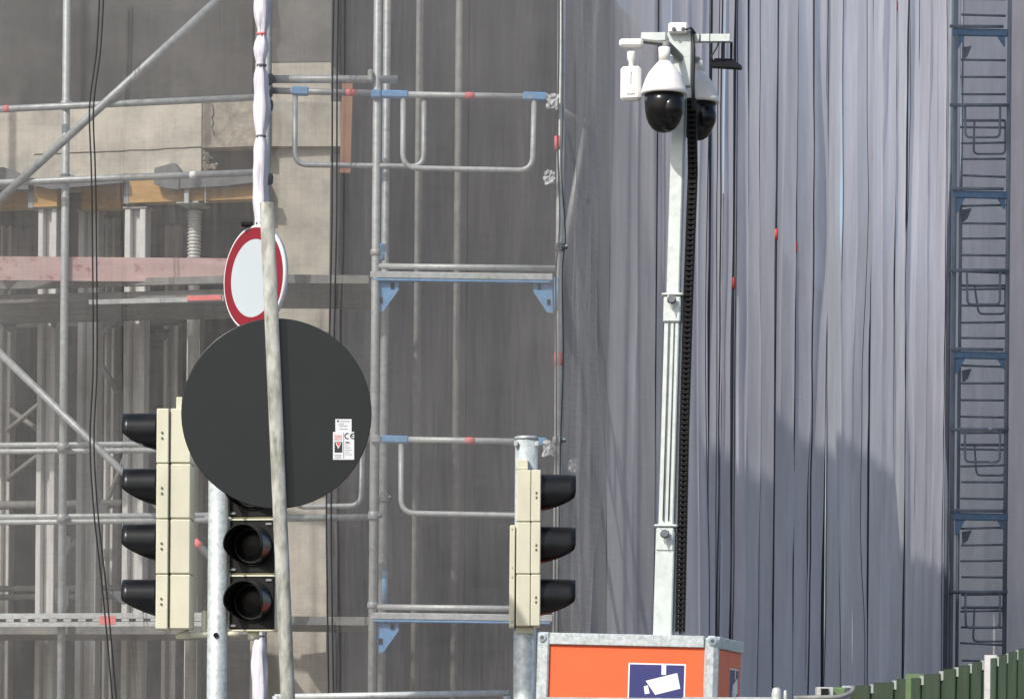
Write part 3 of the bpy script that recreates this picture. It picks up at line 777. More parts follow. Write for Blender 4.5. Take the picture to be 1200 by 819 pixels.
# ------------------------------------------------------------------ hanging cables
def cable(label, pts, Y, r=0.0048, grp='thin black cables hanging down the scaffolding'):
    pp = [P(x, y, Y) for x, y in pts]
    out = []
    for i in range(len(pp) - 1):
        p0 = pp[max(i - 1, 0)]; p1 = pp[i]; p2 = pp[i + 1]; p3 = pp[min(i + 2, len(pp) - 1)]
        for k in range(8):
            t = k / 8
            out.append(0.5 * ((2 * p1) + (p2 - p0) * t + (2 * p0 - 5 * p1 + 4 * p2 - p3) * t * t + (3 * p1 - p0 - 3 * p2 + p3) * t ** 3))
    out.append(pp[-1])
    o = MB().tube(out, r, 8).build('hanging_cable', 'cable', org=base(pp[-1]))
    tag(o, label, 'cable', grp)
c1 = [(120, -40), (118.5, 0), (115, 60), (107, 126), (109, 200), (110.5, 300), (111, 430), (107.5, 515), (112, 600), (123, 700), (132, 800), (140, 900)]
cable('outer strand of the black cable pair crossing the diagonal tube', [(x - 2, y) for x, y in c1], 20.05)
cable('inner strand of the black cable pair crossing the diagonal tube', [(x + 2.6, y) for x, y in c1], 20.05)
c2 = [(391, -40), (391, 0), (389.5, 100), (389, 250), (387, 350), (384, 500), (382.5, 600), (383.5, 700), (385, 800), (386, 900)]
cable('black cable nearer the concrete column of the pair by it', c2, 20.0)
cable('black cable nearer the scaffold frame of the pair by the concrete column', [(x + 5.5, y) for x, y in c2], 20.0)
cable('black cable running down the scaffold tube beside the orange box', [(655, -40), (655, 60), (653.5, 160), (656, 260), (651.5, 320), (652, 420), (652, 520), (651, 640), (650, 760), (650, 900)], 20.1, 0.005)
cable('second black cable with a bulge beside the taped scaffold tube', [(659, -40), (659.5, 140), (658, 200), (662.5, 275), (659, 320), (660, 420), (657, 520), (655, 640), (654, 760), (654, 900)], 20.1, 0.004)

# ------------------------------------------------------------------ signals
def visor(c, ax, up, r, Lg, parent, name='visor'):
    """cut-away tube hood round a lens; ax outward, opening cut off below"""
    ax = Vector(ax).normalized(); up = Vector(up).normalized(); sd_ = ax.cross(up).normalized()
    n = 36; m = MB()
    vs = []; fs = []; sm = []
    rings = 6
    for sh, rr in ((0, r), (1, r - 0.004)):
        for j in range(rings + 1):
            for k in range(n):
                a = 2 * math.pi * k / n; zz = math.cos(a)
                f = 1.0 if zz > -0.1 else 1.0 - 0.95 * ((-zz - 0.1) / 0.9) ** 1.5
                f = f - 0.03 * max(0, 1 - (zz + 1) * 3)
                l = Lg * max(0.04, f) * j / rings
                taper = 1 - 0.035 * (j / rings)
                vs.append(Vector(c) + ax * l + (up * zz * taper + sd_ * math.sin(a) * taper) * rr)
    def id_(sh, j, k): return sh * (rings + 1) * n + j * n + k % n
    for j in range(rings):
        for k in range(n):
            fs.append((id_(0, j, k), id_(0, j, k + 1), id_(0, j + 1, k + 1), id_(0, j + 1, k))); sm.append(True)
            fs.append((id_(1, j, k + 1), id_(1, j, k), id_(1, j + 1, k), id_(1, j + 1, k + 1))); sm.append(True)
    for k in range(n):
        fs.append((id_(0, rings, k), id_(0, rings, k + 1), id_(1, rings, k + 1), id_(1, rings, k))); sm.append(False)
    m.add(vs, fs, sm)
    return m.build(name, 'visor_black', parent)

def annulus(c, r0, r1, ax, n=72):
    m = MB(); z = Vector(ax).normalized(); x = z.orthogonal().normalized(); y = z.cross(x)
    vs = []; fs = []
    for k_ in range(n):
        a = 2 * math.pi * k_ / n; e = x * math.cos(a) + y * math.sin(a)
        vs += [c + e * r0, c + e * r1]
    for k_ in range(n):
        j = (k_ + 1) % n; fs.append((2 * k_, 2 * k_ + 1, 2 * j + 1, 2 * j))
    return m.add(vs, fs)
# left traffic light: pole with one head turned to the left and one facing the street
TY = 16.0
tl = thing('traffic_light', 'traffic light pole with two signal heads partly behind the dark round sign', 'traffic light', base(P(255, 700, TY)))
b0 = base(P(255, 700, TY))
MB().tube([b0, b0 + Vector((0, 0, P(255, 476, TY).z))], 0.0475, 24).build('pole', 'galv_mottled', tl)
MB().lathe(P(253, 744, TY - 0.047) , [(0.013, 0), (0.013, 0.006)], 16, (0.1, -1, 0)).build('bolt_hole', 'black_matt', tl)
def box_px(x0, y0, x1, y1, Y, dep, name, m, parent, b=0.004):
    cx, cy = (x0 + x1) / 2, (y0 + y1) / 2
    c = P(cx, cy, Y); k = Y / F
    return MB().rbox(c + Vector((0, dep / 2, 0)), ((x1 - x0) * k, dep, (y1 - y0) * k), Ry(0), b).build(name, m, parent)
# side-facing head
k = TY / F; lean = 0.0087
for i in range(4):
    yt = 478 + 64.8 * i; xo = (600 - yt - 32) * 0.0087 * 0.6
    c = P(190, yt + 32.4, TY)
    box_px(183 + xo, yt + 0.5, 197.3 + xo, yt + 64.4, TY - 0.1, 0.24, 'signal_door', 'cream_plastic', tl, 0.004)
    hs = box_px(199.0 + xo, yt + 0.5, 223.5 + xo, yt + 64.4, TY - 0.085, 0.21, 'signal_housing', 'cream_plastic', tl, 0.006)
    for dy in (-3.2, 3.2):
        MB().lathe(P(189.5 + xo, yt + 32 + dy, TY - 0.1005), [(0.0055, 0), (0.0055, 0.004)], 10, (0, -1, 0)).build('screw', 'seam_dark', hs)
    vc = P(183.5 + xo, yt + 28, TY + 0.02)
    v = visor(vc, (-1, 0.0, 0.0), (0, 0, 1), 0.088, 0.155, tl)
    MB().lathe(vc + Vector((0.0, 0, 0)), [(0.08, 0.0), (0.06, 0.012), (0.03, 0.02), (0.001, 0.022)], 24, (-1, 0, 0)).build('lens', 'lens_dark', v)
c = P(198.4, 608, TY); MB().box(c + Vector((0, 0.02, 0)), (0.02, 0.2, 1.02)).build('seam', 'seam_dark', tl)
box_px(206.5, 465, 214, 480, TY - 0.06, 0.1, 'top_bracket', 'cream_plastic', tl)
MB().tube([P(210, 744, TY), P(243, 743.5, TY)], 0.013, 12).build('bracket', 'cream_plastic', tl)
MB().tube([P(206, 745.5, TY), P(222, 742.5, TY)], [0.012, 0.023], 12).build('bracket_socket', 'cream_plastic', tl)
box_px(236, 715, 241.5, 746, TY + 0.03, 0.03, 'bracket_plate', 'cream_plastic', tl)
# street-facing head
yaw2 = rad(-14)
R2 = Rz(yaw2)
for i in range(3):
    yt = 541.5 + 65.8 * i; cpt = P(294, yt + 32.9, TY - 0.02)
    wd, ht = 57 * k, 65.8 * k
    hs = MB().rbox(cpt + R2 @ Vector((0, 0.10, 0)), (wd, 0.16, ht - 0.002), R2, 0.012).build('signal_housing', 'cream_plastic', tl)
    fr = MB()
    for dx, dz, sx, sz in ((0, ht / 2 - .004, wd, .008), (-wd / 2 + .003, 0, .006, ht - .018)):
        fr.box(cpt + R2 @ Vector((dx, 0.016, dz)), (sx, 0.02, sz), R2)
    if i == 2: fr.box(cpt + R2 @ Vector((0, 0.016, -ht / 2 + .003)), (wd, 0.02, .006), R2)
    fr.build('rim', 'cream_plastic', hs)
    MB().rbox(cpt + R2 @ Vector((0.002, 0.018, 0)), (wd - 0.012, 0.016, ht - 0.018), R2, 0.004).build('signal_face', 'black_matt', hs)
    ax = R2 @ Vector((0, -1, 0))
    vc = cpt + R2 @ Vector((0.004, 0.010, 0.004))
    v = visor(vc, ax, (0, 0, 1), 0.098, 0.15, tl)
    MB().lathe(vc, [(0.094, 0.0), (0.092, 0.006), (0.075, 0.012), (0.045, 0.018), (0.001, 0.021)], 28, ax).build('lens', 'lens_dark', v)
    annulus(vc + ax * 0.022, 0.074, 0.083, ax).build('lens_ring', 'visor_black', v)
    for dx, dz in ((-0.09, -0.108), (0.085, 0.105)):
        MB().rbox(cpt + R2 @ Vector((dx, 0.008, dz)), (0.03, 0.012, 0.012), R2, 0.003).build('clip', 'galv_dull', hs)
MB().tube([P(262, 742, TY), P(280, 743, TY)], 0.012, 12).build('bracket', 'cream_plastic', tl)
MB().tube([P(297, 739, TY + .04), P(297, 749, TY + .04)], 0.028, 16).build('cable_gland', 'cream_plastic', tl)

# right traffic light
RY = 17.0
tr_ = thing('traffic_light', 'galvanised traffic light pole with three hooded lamps beside the orange box', 'traffic light', base(P(616, 700, RY)))
b0 = base(P(615.5, 700, RY)); zt = P(616, 514, RY).z
MB().tube([b0, b0 + Vector((0, 0, zt))], 0.0565, 28).build('pole', 'galv_mottled', tr_)
MB().lathe(b0 + Vector((0, 0, zt - 0.006)), [(0.0595, 0), (0.0595, 0.014), (0.05, 0.018)], 24).build('pole_cap', 'galv', tr_)
for dx in (-0.052, 0.052):
    MB().rbox(b0 + Vector((dx, -0.045, zt - 0.03)), (0.02, 0.03, 0.025), None, 0.004).build('cap_screw', 'galv_pale', tr_)
for i in range(3):
    yt = 550 + 61.2 * i; xo = (640 - yt) * 0.0087 * 0.5
    hs = box_px(605 + xo, yt + 0.4, 621.6 + xo, yt + 60.8, RY - 0.115, 0.17, 'signal_housing', 'cream_plastic', tr_, 0.004)
    box_px(622.2 + xo, yt + 0.4, 633.3 + xo, yt + 60.8, RY - 0.12, 0.22, 'signal_door', 'cream_plastic', tr_, 0.004)
    for dy in (-2.6, 2.8):
        MB().rbox(P(628.3 + xo, yt + 30 + dy, RY - 0.121), (0.009, 0.004, 0.012), None, 0.001).build('screw', 'seam_dark', hs)
    vc = P(633 + xo, yt + 27.5, RY + 0.0)
    v = visor(vc, (1, 0.0, 0.0), (0, 0, 1), 0.094, 0.175, tr_)
    MB().lathe(vc, [(0.085, 0.0), (0.06, 0.012), (0.03, 0.02), (0.001, 0.022)], 24, (1, 0, 0)).build('lens', 'lens_dark', v)
box_px(605.5, 538, 619, 550.2, RY - 0.09, 0.06, 'top_bracket', 'cream_plastic', tr_)
box_px(604.5, 734, 625, 742, RY - 0.062, 0.1, 'lower_bracket', 'cream_plastic', tr_)
box_px(597, 615, 603.4, 735, RY - 0.10, 0.16, 'backing_strip', 'cream_plastic', tr_)
for y in (620, 665, 676, 728):
    MB().lathe(P(600.2, y, RY - 0.1005), [(0.003, 0), (0.003, 0.003)], 8, (0, -1, 0)).build('screw', 'seam_dark', tr_)

# ------------------------------------------------------------------ round sign seen from behind, on a leaning post
DY = 13.5
sg = thing('road_sign', 'large dark round sign seen from behind on a leaning grimy post', 'road sign', base(P(345, 900, DY)))
pt, pb = P(312.5, 238, DY - 0.03), P(337.5, 819, DY - 0.03)
dd = (pb - pt) / (pt.z - pb.z)
foot = pt + dd * pt.z
MB().tube([foot, pt], 0.0285, 18).build('post', 'post_grimy', sg)
dc = P(324, 484.5, DY + 0.0035)
axd = Vector((0.03, -1, 0.0)).normalized()
plate = MB().lathe(dc, [(0.3735, -0.004), (0.376, -0.001), (0.376, 0.003), (0.3735, 0.004), (0.001, 0.0042)], 96, axd).build('plate', 'sign_back', sg)
# label stickers
def sq(x0, y0, x1, y1, m, name, parent, lift):
    ax = axd; pts = []
    for x, y in ((x0, y1), (x1, y1), (x1, y0), (x0, y0)):
        a, b = ray(x, y); dr = Vector((a, 1, b))
        o = Vector((0, 0, EYE)); q = dc + ax * lift
        t = (q - o).dot(ax) / dr.dot(ax); pts.append(o + dr * t)
    return MB().prism(pts, ax * 0.0006).build(name, m, parent)
s1 = sq(393, 491, 412, 506.5, 'paper', 'sticker', plate, 0.0048)
s2 = sq(390.2, 506, 415, 538.5, 'paper', 'sticker', plate, 0.0058)
def q2(x0, y0, x1, y1, m, lift): sq(x0, y0, x1, y1, m, 'print', plate, lift)
LIFT = 0.0068
for y, xa, xb, mm in ((493.5, 398, 410, 'ink_grey'), (496.6, 397, 402.5, 'ink_grey'), (499, 397, 407, 'ink_grey'), (502.5, 398, 407, 'ink_grey')):
    q2(xa, y - .5, xb, y + .4, mm, LIFT - .001)
q2(395, 492.3, 397, 494.2, 'ink', LIFT - .001)
for y in (509.5, 511.2, 512.9, 514.6): q2(391.8, y, 400.5, y + .9, 'ink_pink', LIFT)
q2(392, 517.6, 401, 530, 'ink', LIFT)
def tri(pts, m, lift):
    out = []
    for x, y in pts:
        a, b = ray(x, y); dr = Vector((a, 1, b)); q = dc + axd * lift
        t = (q - Vector((0, 0, EYE))).dot(axd) / dr.dot(axd); out.append(Vector((0, 0, EYE)) + dr * t)
    MB().prism(out, axd * 0.0005).build('print', m, plate)
tri([(396.5, 526), (393, 518.5), (400, 518.5)], 'paper', LIFT + .0008)
tri([(396.5, 523.5), (394, 518.7), (399, 518.7)], 'ink_red', LIFT + .0015)
q2(402.5, 507, 402.9, 537, 'ink', LIFT)
for y in (532.5, 534.2, 536): q2(392, y, 400, y + .7, 'ink_grey', LIFT)
for y in (519, 521.5, 524, 527, 529.5, 532): q2(404, y, 404 + 4 + (y * 7 % 5), y + .7, 'ink_grey', LIFT)
q2(405, 517.5, 409, 518.6, 'ink', LIFT)
def arc_mark(cx, cy, r, mid):
    m = MB(); n = 14; pts = []
    for j in range(n + 1):
        a = rad(65 + 230 * j / n)
        pts.append((cx + r * math.cos(a), cy - r * math.sin(a)))
    q = dc + axd * (LIFT + 0.0006)
    def on(x, y):
        a, b = ray(x, y); dr = Vector((a, 1, b)); t = (q - Vector((0, 0, EYE))).dot(axd) / dr.dot(axd)
        return Vector((0, 0, EYE)) + dr * t
    for j in range(n):
        (x0, y0), (x1, y1) = pts[j], pts[j + 1]
        f = (r - 1.1) / r
        m.prism([on(x0, y0), on(x1, y1), on(cx + (x1 - cx) * f, cy + (y1 - cy) * f), on(cx + (x0 - cx) * f, cy + (y0 - cy) * f)], axd * 0.0004)
    if mid: m.prism([on(cx - r + .4, cy + .5), on(cx + .4, cy + .5), on(cx + .4, cy - .5), on(cx - r + .4, cy - .5)], axd * 0.0003)
    m.build('print', 'ink', plate)
arc_mark(407.2, 510.8, 3.6, False)
arc_mark(413.6, 510.8, 3.4, True)

# ------------------------------------------------------------------ red ringed sign
NY = 15.6
rs_ = thing('road_sign', 'white round sign with a red ring turned aside above the dark disc', 'road sign', base(P(297, 700, NY)))
rc = P(297.5, 326, NY); kr = NY / F
axr = (Rz(rad(-50.5)) @ Vector((0, -1, 0)))
axr = (axr + Vector((0, 0, 0.0))).normalized()
rr = 62 * kr
def tiltv(m_):
    return m_
pl = MB().lathe(rc, [(rr, -0.02), (rr, 0.0), (rr - 0.003, 0.0015), (0.001, 0.002)], 72, axr).build('plate', 'sign_edge', rs_)
annulus(rc + axr * 0.0035, rr * 0.735, rr * 0.955, axr).build('red_ring', 'sign_red', rs_)
MB().lathe(rc + axr * 0.002, [(rr * 0.74, 0), (rr * 0.74, 0.001), (0.001, 0.0012)], 64, axr).build('white_face', 'sign_white', rs_)
bk = rc - axr * 0.05
topz = P(290, 262, NY).z
MB().tube([Vector((bk.x, bk.y, P(300, 470, NY).z)), Vector((bk.x, bk.y, topz - 0.01))], 0.022, 16).build('post', 'galv', rs_)
cp = Vector((P(289, 263, NY).x, bk.y, topz))
MB().rbox(cp, (0.055, 0.05, 0.022), None, 0.006).build('post_cap', 'black_matt', rs_)
for dz in (-0.12, 0.14):
    MB().rbox(rc - axr * 0.03 + Vector((0, 0, dz)), (0.10, 0.03, 0.03), Rz(rad(-50.5)), 0.004).build('clamp', 'galv', rs_)
arm0 = Vector((bk.x, bk.y, P(300, 465, NY).z)); arm1 = P(256, 500, TY)
MB().tube([Vector((arm0.x, arm0.y, arm1.z + .08)), Vector((arm1.x, arm1.y - 0.02, arm1.z + .08))], 0.018, 12).build('arm', 'galv', rs_)
MB().tube([Vector((bk.x, bk.y, P(300, 470, NY).z)), Vector((arm0.x, arm0.y, arm1.z + .06))], 0.022, 12).build('post', 'galv', rs_)

# ------------------------------------------------------------------ surveillance tower: orange box with mast
BY = 18.5; kb = BY / F
psi = rad(-13.5); tilt = rad(1.25)
ct = P(734, 744, BY)
twr = thing('surveillance_tower', 'orange and galvanised box carrying a tall white square mast', 'surveillance tower', Vector((ct.x, ct.y, 0.12)))
RB = Ry(tilt) @ Rz(psi)                 # local x along the front, y into the box, z up
W_, D_ = 0.965 / math.cos(psi) * 1.0, 0.86
HB = ct.z - 0.12                         # height of the box
TL = P(630, 740, BY)                     # front left top corner
def BX(x, y, z): return TL + RB @ Vector((x, y, z))   # z counted down from the top (negative)
def bbox(x0, x1, y0, y1, z0, z1, name, m, parent, b=0.004):
    c = BX((x0 + x1) / 2, (y0 + y1) / 2, (z0 + z1) / 2)
    return MB().rbox(c, (x1 - x0, y1 - y0, z1 - z0), RB, b).build(name, m, parent)
fw = 0.066
hb = HB - 0.03
bbox(0, fw, 0, fw, -hb, 0, 'corner_post', 'galv_mottled', twr, 0.008)
bbox(W_ - fw * 1.15, W_, 0, fw * 1.15, -hb, 0, 'corner_post', 'galv_mottled', twr, 0.022)
bbox(W_ - fw - .05, W_ - .05, D_ - fw - .002, D_ - .002, -hb, -.035, 'corner_post', 'galv_mottled', twr, 0.008)
bbox(0, fw, D_ - fw, D_, -hb, 0, 'corner_post', 'galv_mottled', twr, 0.008)
bbox(fw + .001, W_ - fw * 1.15 - .001, 0.004, fw, -fw, -0.002, 'top_rail', 'galv_mottled', twr)
bbox(W_ - fw + .002, W_ - .003, fw * 1.15 + .001, D_, -fw, -0.002, 'top_rail', 'galv_mottled', twr)
bbox(fw + .001, W_ - fw - .001, 0.004, fw, -hb, -hb + fw, 'bottom_rail', 'galv_mottled', twr)
bbox(0.02, W_ - 0.02, 0.02, D_ - 0.02, -0.03, -0.012, 'lid', 'galv_mottled', twr)
fp = bbox(fw + .0005, W_ - fw * 1.15 - .0005, 0.022, 0.04, -hb + fw, -fw - .0005, 'front_panel', 'orange', twr, 0.002)
sp = bbox(W_ - 0.045, W_ - 0.02, fw * 1.15 + .0005, D_ - .003, -hb + 0.02, -fw - .0005, 'side_panel', 'orange', twr, 0.002)
for x, y, ax in ((0.028, -0.002, (0, -1, 0)), (W_ - 0.03, -0.002, (0.3, -1, 0))):
    c = BX(x, y, -0.03)
    e = MB().lathe(c, [(0.022, 0), (0.022, 0.006), (0.012, 0.007), (0.012, 0.002)], 18, RB @ Vector(ax)).build('lashing_eye', 'zinc_blue', twr)
    MB().lathe(c, [(0.009, 0.001), (0.009, 0.0075)], 12, RB @ Vector(ax)).build('eye_hole', 'seam_dark', e)
# camera pictogram signs
def picto(fn, parent, sc_=1.0):
    """fn(u, v) -> point; u right, v down in sign units of 66 x 92; drawn flat on the panel"""
    def poly(pts, m, lift, name):
        nrm = (fn(1, 0) - fn(0, 0)).cross(fn(0, 1) - fn(0, 0)).normalized()
        if nrm.y > 0.2 or (abs(nrm.y) < 0.4 and nrm.x < 0): nrm = -nrm
        MB().prism([fn(x, y) + nrm * lift for x, y in pts], nrm * 0.0006).build(name, m, parent)
    poly([(0, 0), (66, 0), (66, 92), (0, 92)], 'white_print', 0.001, 'sign_border')
    poly([(1.6, 1.6), (64.4, 1.6), (64.4, 90.4), (1.6, 90.4)], 'navy', 0.002, 'sign_ground')
    poly([(38.3, 1.0), (43.6, 1.0), (43.6, 13), (38.3, 13)], 'white_print', 0.003, 'pictogram')
    poly([(20.5, 20.5), (56.5, 10.5), (60.5, 28.5), (32, 36.5)], 'white_print', 0.0036, 'pictogram')
    poly([(18.5, 27), (23, 25.5), (25.5, 35), (20, 36)], 'white_print', 0.003, 'pictogram')
sx0 = 107 * kb / math.cos(psi) * 0.99
picto(lambda u, v: BX(sx0 + u * kb / math.cos(psi), 0.022, -(33.5 * kb) - v * kb), fp)
picto(lambda u, v: BX(W_ - 0.02, 0.50 + u * 0.0043, -(34 * kb) - v * kb), sp)
for x in (0.1, W_ - 0.1):
    for y in (0.1, D_ - 0.1):
        MB().tube([BX(x, y, -hb - 0.02), Vector((BX(x, y, -hb).x, BX(x, y, -hb).y, 0.12))], 0.03, 10).build('foot', 'galv', twr)
# mast; positions by row in the photo, axis leaning with the box
def mx(y): return 776.0 + (743 - y) * (793.0 - 776.0) / 580.0       # centre column of the mast's front face
MY = BY + 0.10
def mast(y0, y1, w0, name, m='mast_white', dep=None, b=0.006, dx=0.0, dy=0.0):
    a, c = P(mx(y0) + dx, y0, MY + dy), P(mx(y1) + dx, y1, MY + dy)
    z = (a - c).normalized(); x = (Vector((math.cos(psi), math.sin(psi), 0))); y = z.cross(x).normalized(); x = y.cross(z)
    R = Matrix((x, y, z)).transposed()
    wm = w0 * kb; d = dep or wm
    return MB().rbox((a + c) / 2 + y * d / 2 , (wm, d, (a - c).length), R, b).build(name, m, twr)
mast(622, 752, 22.5, 'mast_section', dep=0.11)
mm_ = mast(346, 624, 18, 'mast_section', dep=0.088, dx=0.4, dy=0.01)
mast(60, 350, 15.5, 'mast_section', dep=0.072, dx=0.6, dy=0.02)
for dx in (-3.0, 3.4):
    a, c = P(mx(376) + dx, 376, MY + .003), P(mx(610) + dx, 610, MY + .003)
    MB().tube([a, c], 0.004, 6).build('cable', 'dark_steel', mm_)  # dark strips added in place of the mast's lengthwise grooves
mast(343, 346, 26, 'flange', dep=0.13, dy=-0.015)
mast(347, 377, 20.5, 'collar', dep=0.10, dy=-0.004)
mast(614, 617, 28, 'flange', dep=0.15, dy=-0.018)
mast(618, 645, 21, 'collar', dep=0.115, dx=-0.5, dy=-0.008)
for y in (352, 626):
    p = P(mx(y) - 0.5, y, MY - 0.025)
    MB().lathe(p, [(0.022, 0), (0.026, 0.01), (0.02, 0.03)], 10, (0, -1, 0.2)).build('clamp_knob', 'dark_steel', twr)
    MB().tube([p + Vector((-0.02, -0.01, 0.03)), p + Vector((0, -0.02, -0.05)), p + Vector((0.02, -0.01, 0.02))], 0.005, 6).build('pin', 'galv_pale', twr)
# head of the mast
hp = P(796, 50, MY - 0.01)
RH = Ry(tilt * 0.8) @ Rz(psi * 0.6)
MB().rbox(P(796, 53, MY), (0.132, 0.02, 0.135), RH, 0.004).build('head_plate', 'mast_white', twr)
MB().rbox(P(805, 70, MY + 0.02), (0.05, 0.07, 0.30), RH, 0.004).build('head_plate', 'mast_white', twr)
MB().rbox(P(766, 44, MY), (0.135, 0.045, 0.045), RH, 0.003).build('cross_bar', 'mast_white', twr)
MB().rbox(P(834, 45.5, MY), (0.205, 0.045, 0.042), RH, 0.003).build('cross_bar', 'mast_white', twr)
for x in (820, 832):
    MB().rbox(P(x, 45.2, MY - .001), (0.004, 0.047, 0.044), RH, 0.0005).build('bar_strap', 'dark_steel', twr)
jb = MB().rbox(P(795, 34, MY - 0.02), (0.105, 0.07, 0.056), RH, 0.008).build('junction_box', 'cctv_white', twr)
for x in (789.5, 800.5):
    MB().lathe(P(x, 34.5, MY - 0.056), [(0.011, 0), (0.011, 0.006), (0.006, 0.008)], 12, (0, -1, 0)).build('socket', 'dark_steel', jb)
MB().tube([P(811, 35, MY - .03), P(813, 60, MY - .05), P(812, 100, MY - .05), P(813, 130, MY - .05)], 0.010, 8).build('cable', 'cable', twr)
MB().tube([P(803, 35, MY - .06), P(810, 33, MY - .06), P(815, 40, MY - .05)], 0.006, 8).build('cable', 'cable', twr)
# cable chain
def chain():
    m = MB(); y = 118.0
    pth = [(118, 810.5), (200, 812), (350, 806.5), (500, 802), (620, 799.5), (745, 797)]
    def xc(yy):
        for (ya, xa), (yb, xb) in zip(pth, pth[1:]):
            if yy <= yb: return xa + (xb - xa) * (yy - ya) / (yb - ya)
        return pth[-1][1]
    while y < 742:
        p = P(xc(y), y, MY + 0.02)
        m.rbox(p, (0.052, 0.05, 0.020), RH, 0.004)
        m.box(p - Vector((0, 0, 0.014)) + Vector((-0.021, 0, 0)), (0.010, 0.044, 0.012), RH)
        m.box(p - Vector((0, 0, 0.014)) + Vector((0.021, 0, 0)), (0.010, 0.044, 0.012), RH)
        m.box(p - Vector((0, -0.012, 0.014)), (0.016, 0.016, 0.012), RH)
        y += 6.0
    m.build('cable_chain', 'chain', twr)
chain()
# rail behind the chain
a, c = P(808, 330, MY + .10), P(798, 743, MY + .10)
MB().tube([a, c], 0.012, 8).build('chain_rail', 'galv', twr)

# dome cameras
def dome(label, px, py_top, scale, Y, neck_top):
    t = thing('dome_camera', label, 'camera', P(px, py_top + 83 * scale, Y), 'cameras on the mast')
    kk = Y / F * scale
    c = P(px, py_top, Y)
    def pr(l): return [(r * kk, -h * kk) for r, h in l]
    MB().lathe(c, pr([(6.8, 0), (8, 1.5), (13, 7), (18.5, 14), (22, 21), (24.5, 28), (26, 33), (27, 35), (27, 38.2), (26, 39.2), (22, 39.3)]), 40).build('housing', 'cctv_white', t)
    MB().lathe(c, pr([(22.8, 38.8), (22.8, 50), (22.2, 58), (20.8, 66), (18, 73), (13.5, 79), (8, 82.5), (3, 83.6), (0.1, 83.8)]), 40).build('dome_glass', 'cctv_black', t)
    MB().tube([c + Vector((0, 0, 0.0)), P(px, neck_top, Y)], 7 * kk, 18).build('neck', 'cctv_white', t)
    # lens module inside the black dome, on its turned side
    MB().lathe(c + Vector((8 * kk, -9 * kk, -57 * kk)), [(15 * kk * math.cos(rad(a)), 18 * kk * math.sin(rad(a))) for a in range(-88, 89, 8)], 28).build('lens_window', 'cctv_black', t)
    return t
d1 = dome('white dome camera with black glass in front of the mast head', 778.5, 72, 1.0, MY - 0.16, 56)
MB().tube(fillet([P(780, 58, MY - .16), P(781, 52, MY - .15), P(797, 68, MY + .0)], 0.012), 0.022, 14).build('arm', 'galv_dull', d1)
d2 = dome('second dome camera half hidden behind the mast and black chain', 817, 83, 0.98, MY + 0.24, 72)
MB().tube(fillet([P(817, 74, MY + .24), P(817, 70, MY + .24), P(806, 68, MY + .08)], 0.012), 0.02, 14).build('arm', 'galv_dull', d2)
# white box device on the left arm
wd_ = thing('radio_antenna', 'white flat device on a ball joint under the end of the crossbar', 'antenna', P(740, 118, MY - .06))
MB().rbox(P(740, 51.5, MY - 0.05), (0.13, 0.07, 0.045), RH, 0.012).build('bracket', 'cctv_white', wd_)
MB().rbox(P(766, 50, MY - 0.02), (0.15, 0.06, 0.016), Ry(rad(6)), 0.004).build('arm', 'galv_dull', wd_)
MB().lathe(P(740, 61, MY - .05), [(0.022, 0), (0.024, -0.012), (0.023, -0.04), (0.016, -0.055), (0.012, -0.07), (0.024, -0.085)], 18).build('ball_joint', 'cctv_white', wd_)
RD = Rz(rad(-14)) @ Ry(rad(0))
bd = MB().rbox(P(739.5, 98.5, MY - 0.06), (0.112, 0.055, 0.185), RD, 0.014).build('body', 'cctv_white', wd_)
MB().rbox(P(739.2, 99, MY - 0.088), (0.05, 0.012, 0.11), RD, 0.004).build('cover', 'cctv_white', bd)
MB().rbox(P(739.2, 91, MY - 0.0955), (0.006, 0.004, 0.07), RD, 0.001).build('slot', 'ink_grey', bd)
# floodlight
fl = thing('floodlight', 'flat black floodlight hung below the free end of the crossbar', 'floodlight', P(850, 78, MY))
RF = Ry(rad(7)) @ Rz(rad(-25))
MB().prism([P(833, 74, MY - .10), P(838, 68.5, MY - .05), P(858, 69, MY + .05), P(869, 77, MY - .05), P(868, 79.5, MY - .10), P(834, 77.5, MY - .10)], (0.01, 0.07, 0.0)).build('lamp_body', 'black_matt', fl)
for x in (848, 857):
    MB().rbox(P(x, 60.5, MY + (-.02 if x < 850 else .03)), (0.014, 0.02, 0.10), None, 0.003).build('bracket', 'black_matt', fl)
MB().tube(fillet([P(842, 50, MY - .03), P(840, 56, MY - .04), P(834, 66, MY - .05), P(835, 72, MY - .05)], 0.01), 0.005, 6).build('cable', 'cable', fl)
# ------------------------------------------------------------------ low site fences along the bottom edge
gy = 14.6
t = thing('site_fence', 'galvanised site fence top rail running behind the leaning sign post', 'fence', base(P(470, 813, gy)))
MB().tube([P(322, 816.5, gy), P(596, 811.5, gy)], 0.014, 10).build('top_rail', 'galv_pale', t)
for px in (324, 594):
    p = P(px, 815, gy); MB().tube([Vector((p.x, p.y, 0.12)), p], 0.018, 10).build('post', 'galv', t)
x = 340
while x < 590:
    p = P(x, 813.5, gy + .012); MB().tube([Vector((p.x, p.y, 0.2)), p], 0.0025, 6).build('wire', 'galv', t); x += 14
t = thing('site_barrier', 'low red-orange barrier with grey capping below the orange box', 'barrier', base(P(780, 818, 15.2)))
for x0, x1 in ((632, 799.4), (800, 861.4), (862, 905)):
    a, b = P(x0, 817.2, 15.2), P(x1, 816.4, 15.2)
    slabbox(MB(), a, b, 0.04, 0.12, a.z - 0.012).build('panel', 'rust_barrier', t)
    slabbox(MB(), a - Vector((0, .004, 0)), b - Vector((0, .004, 0)), 0.05, a.z - 0.011, a.z + 0.004).build('capping', 'galv_pale', t)
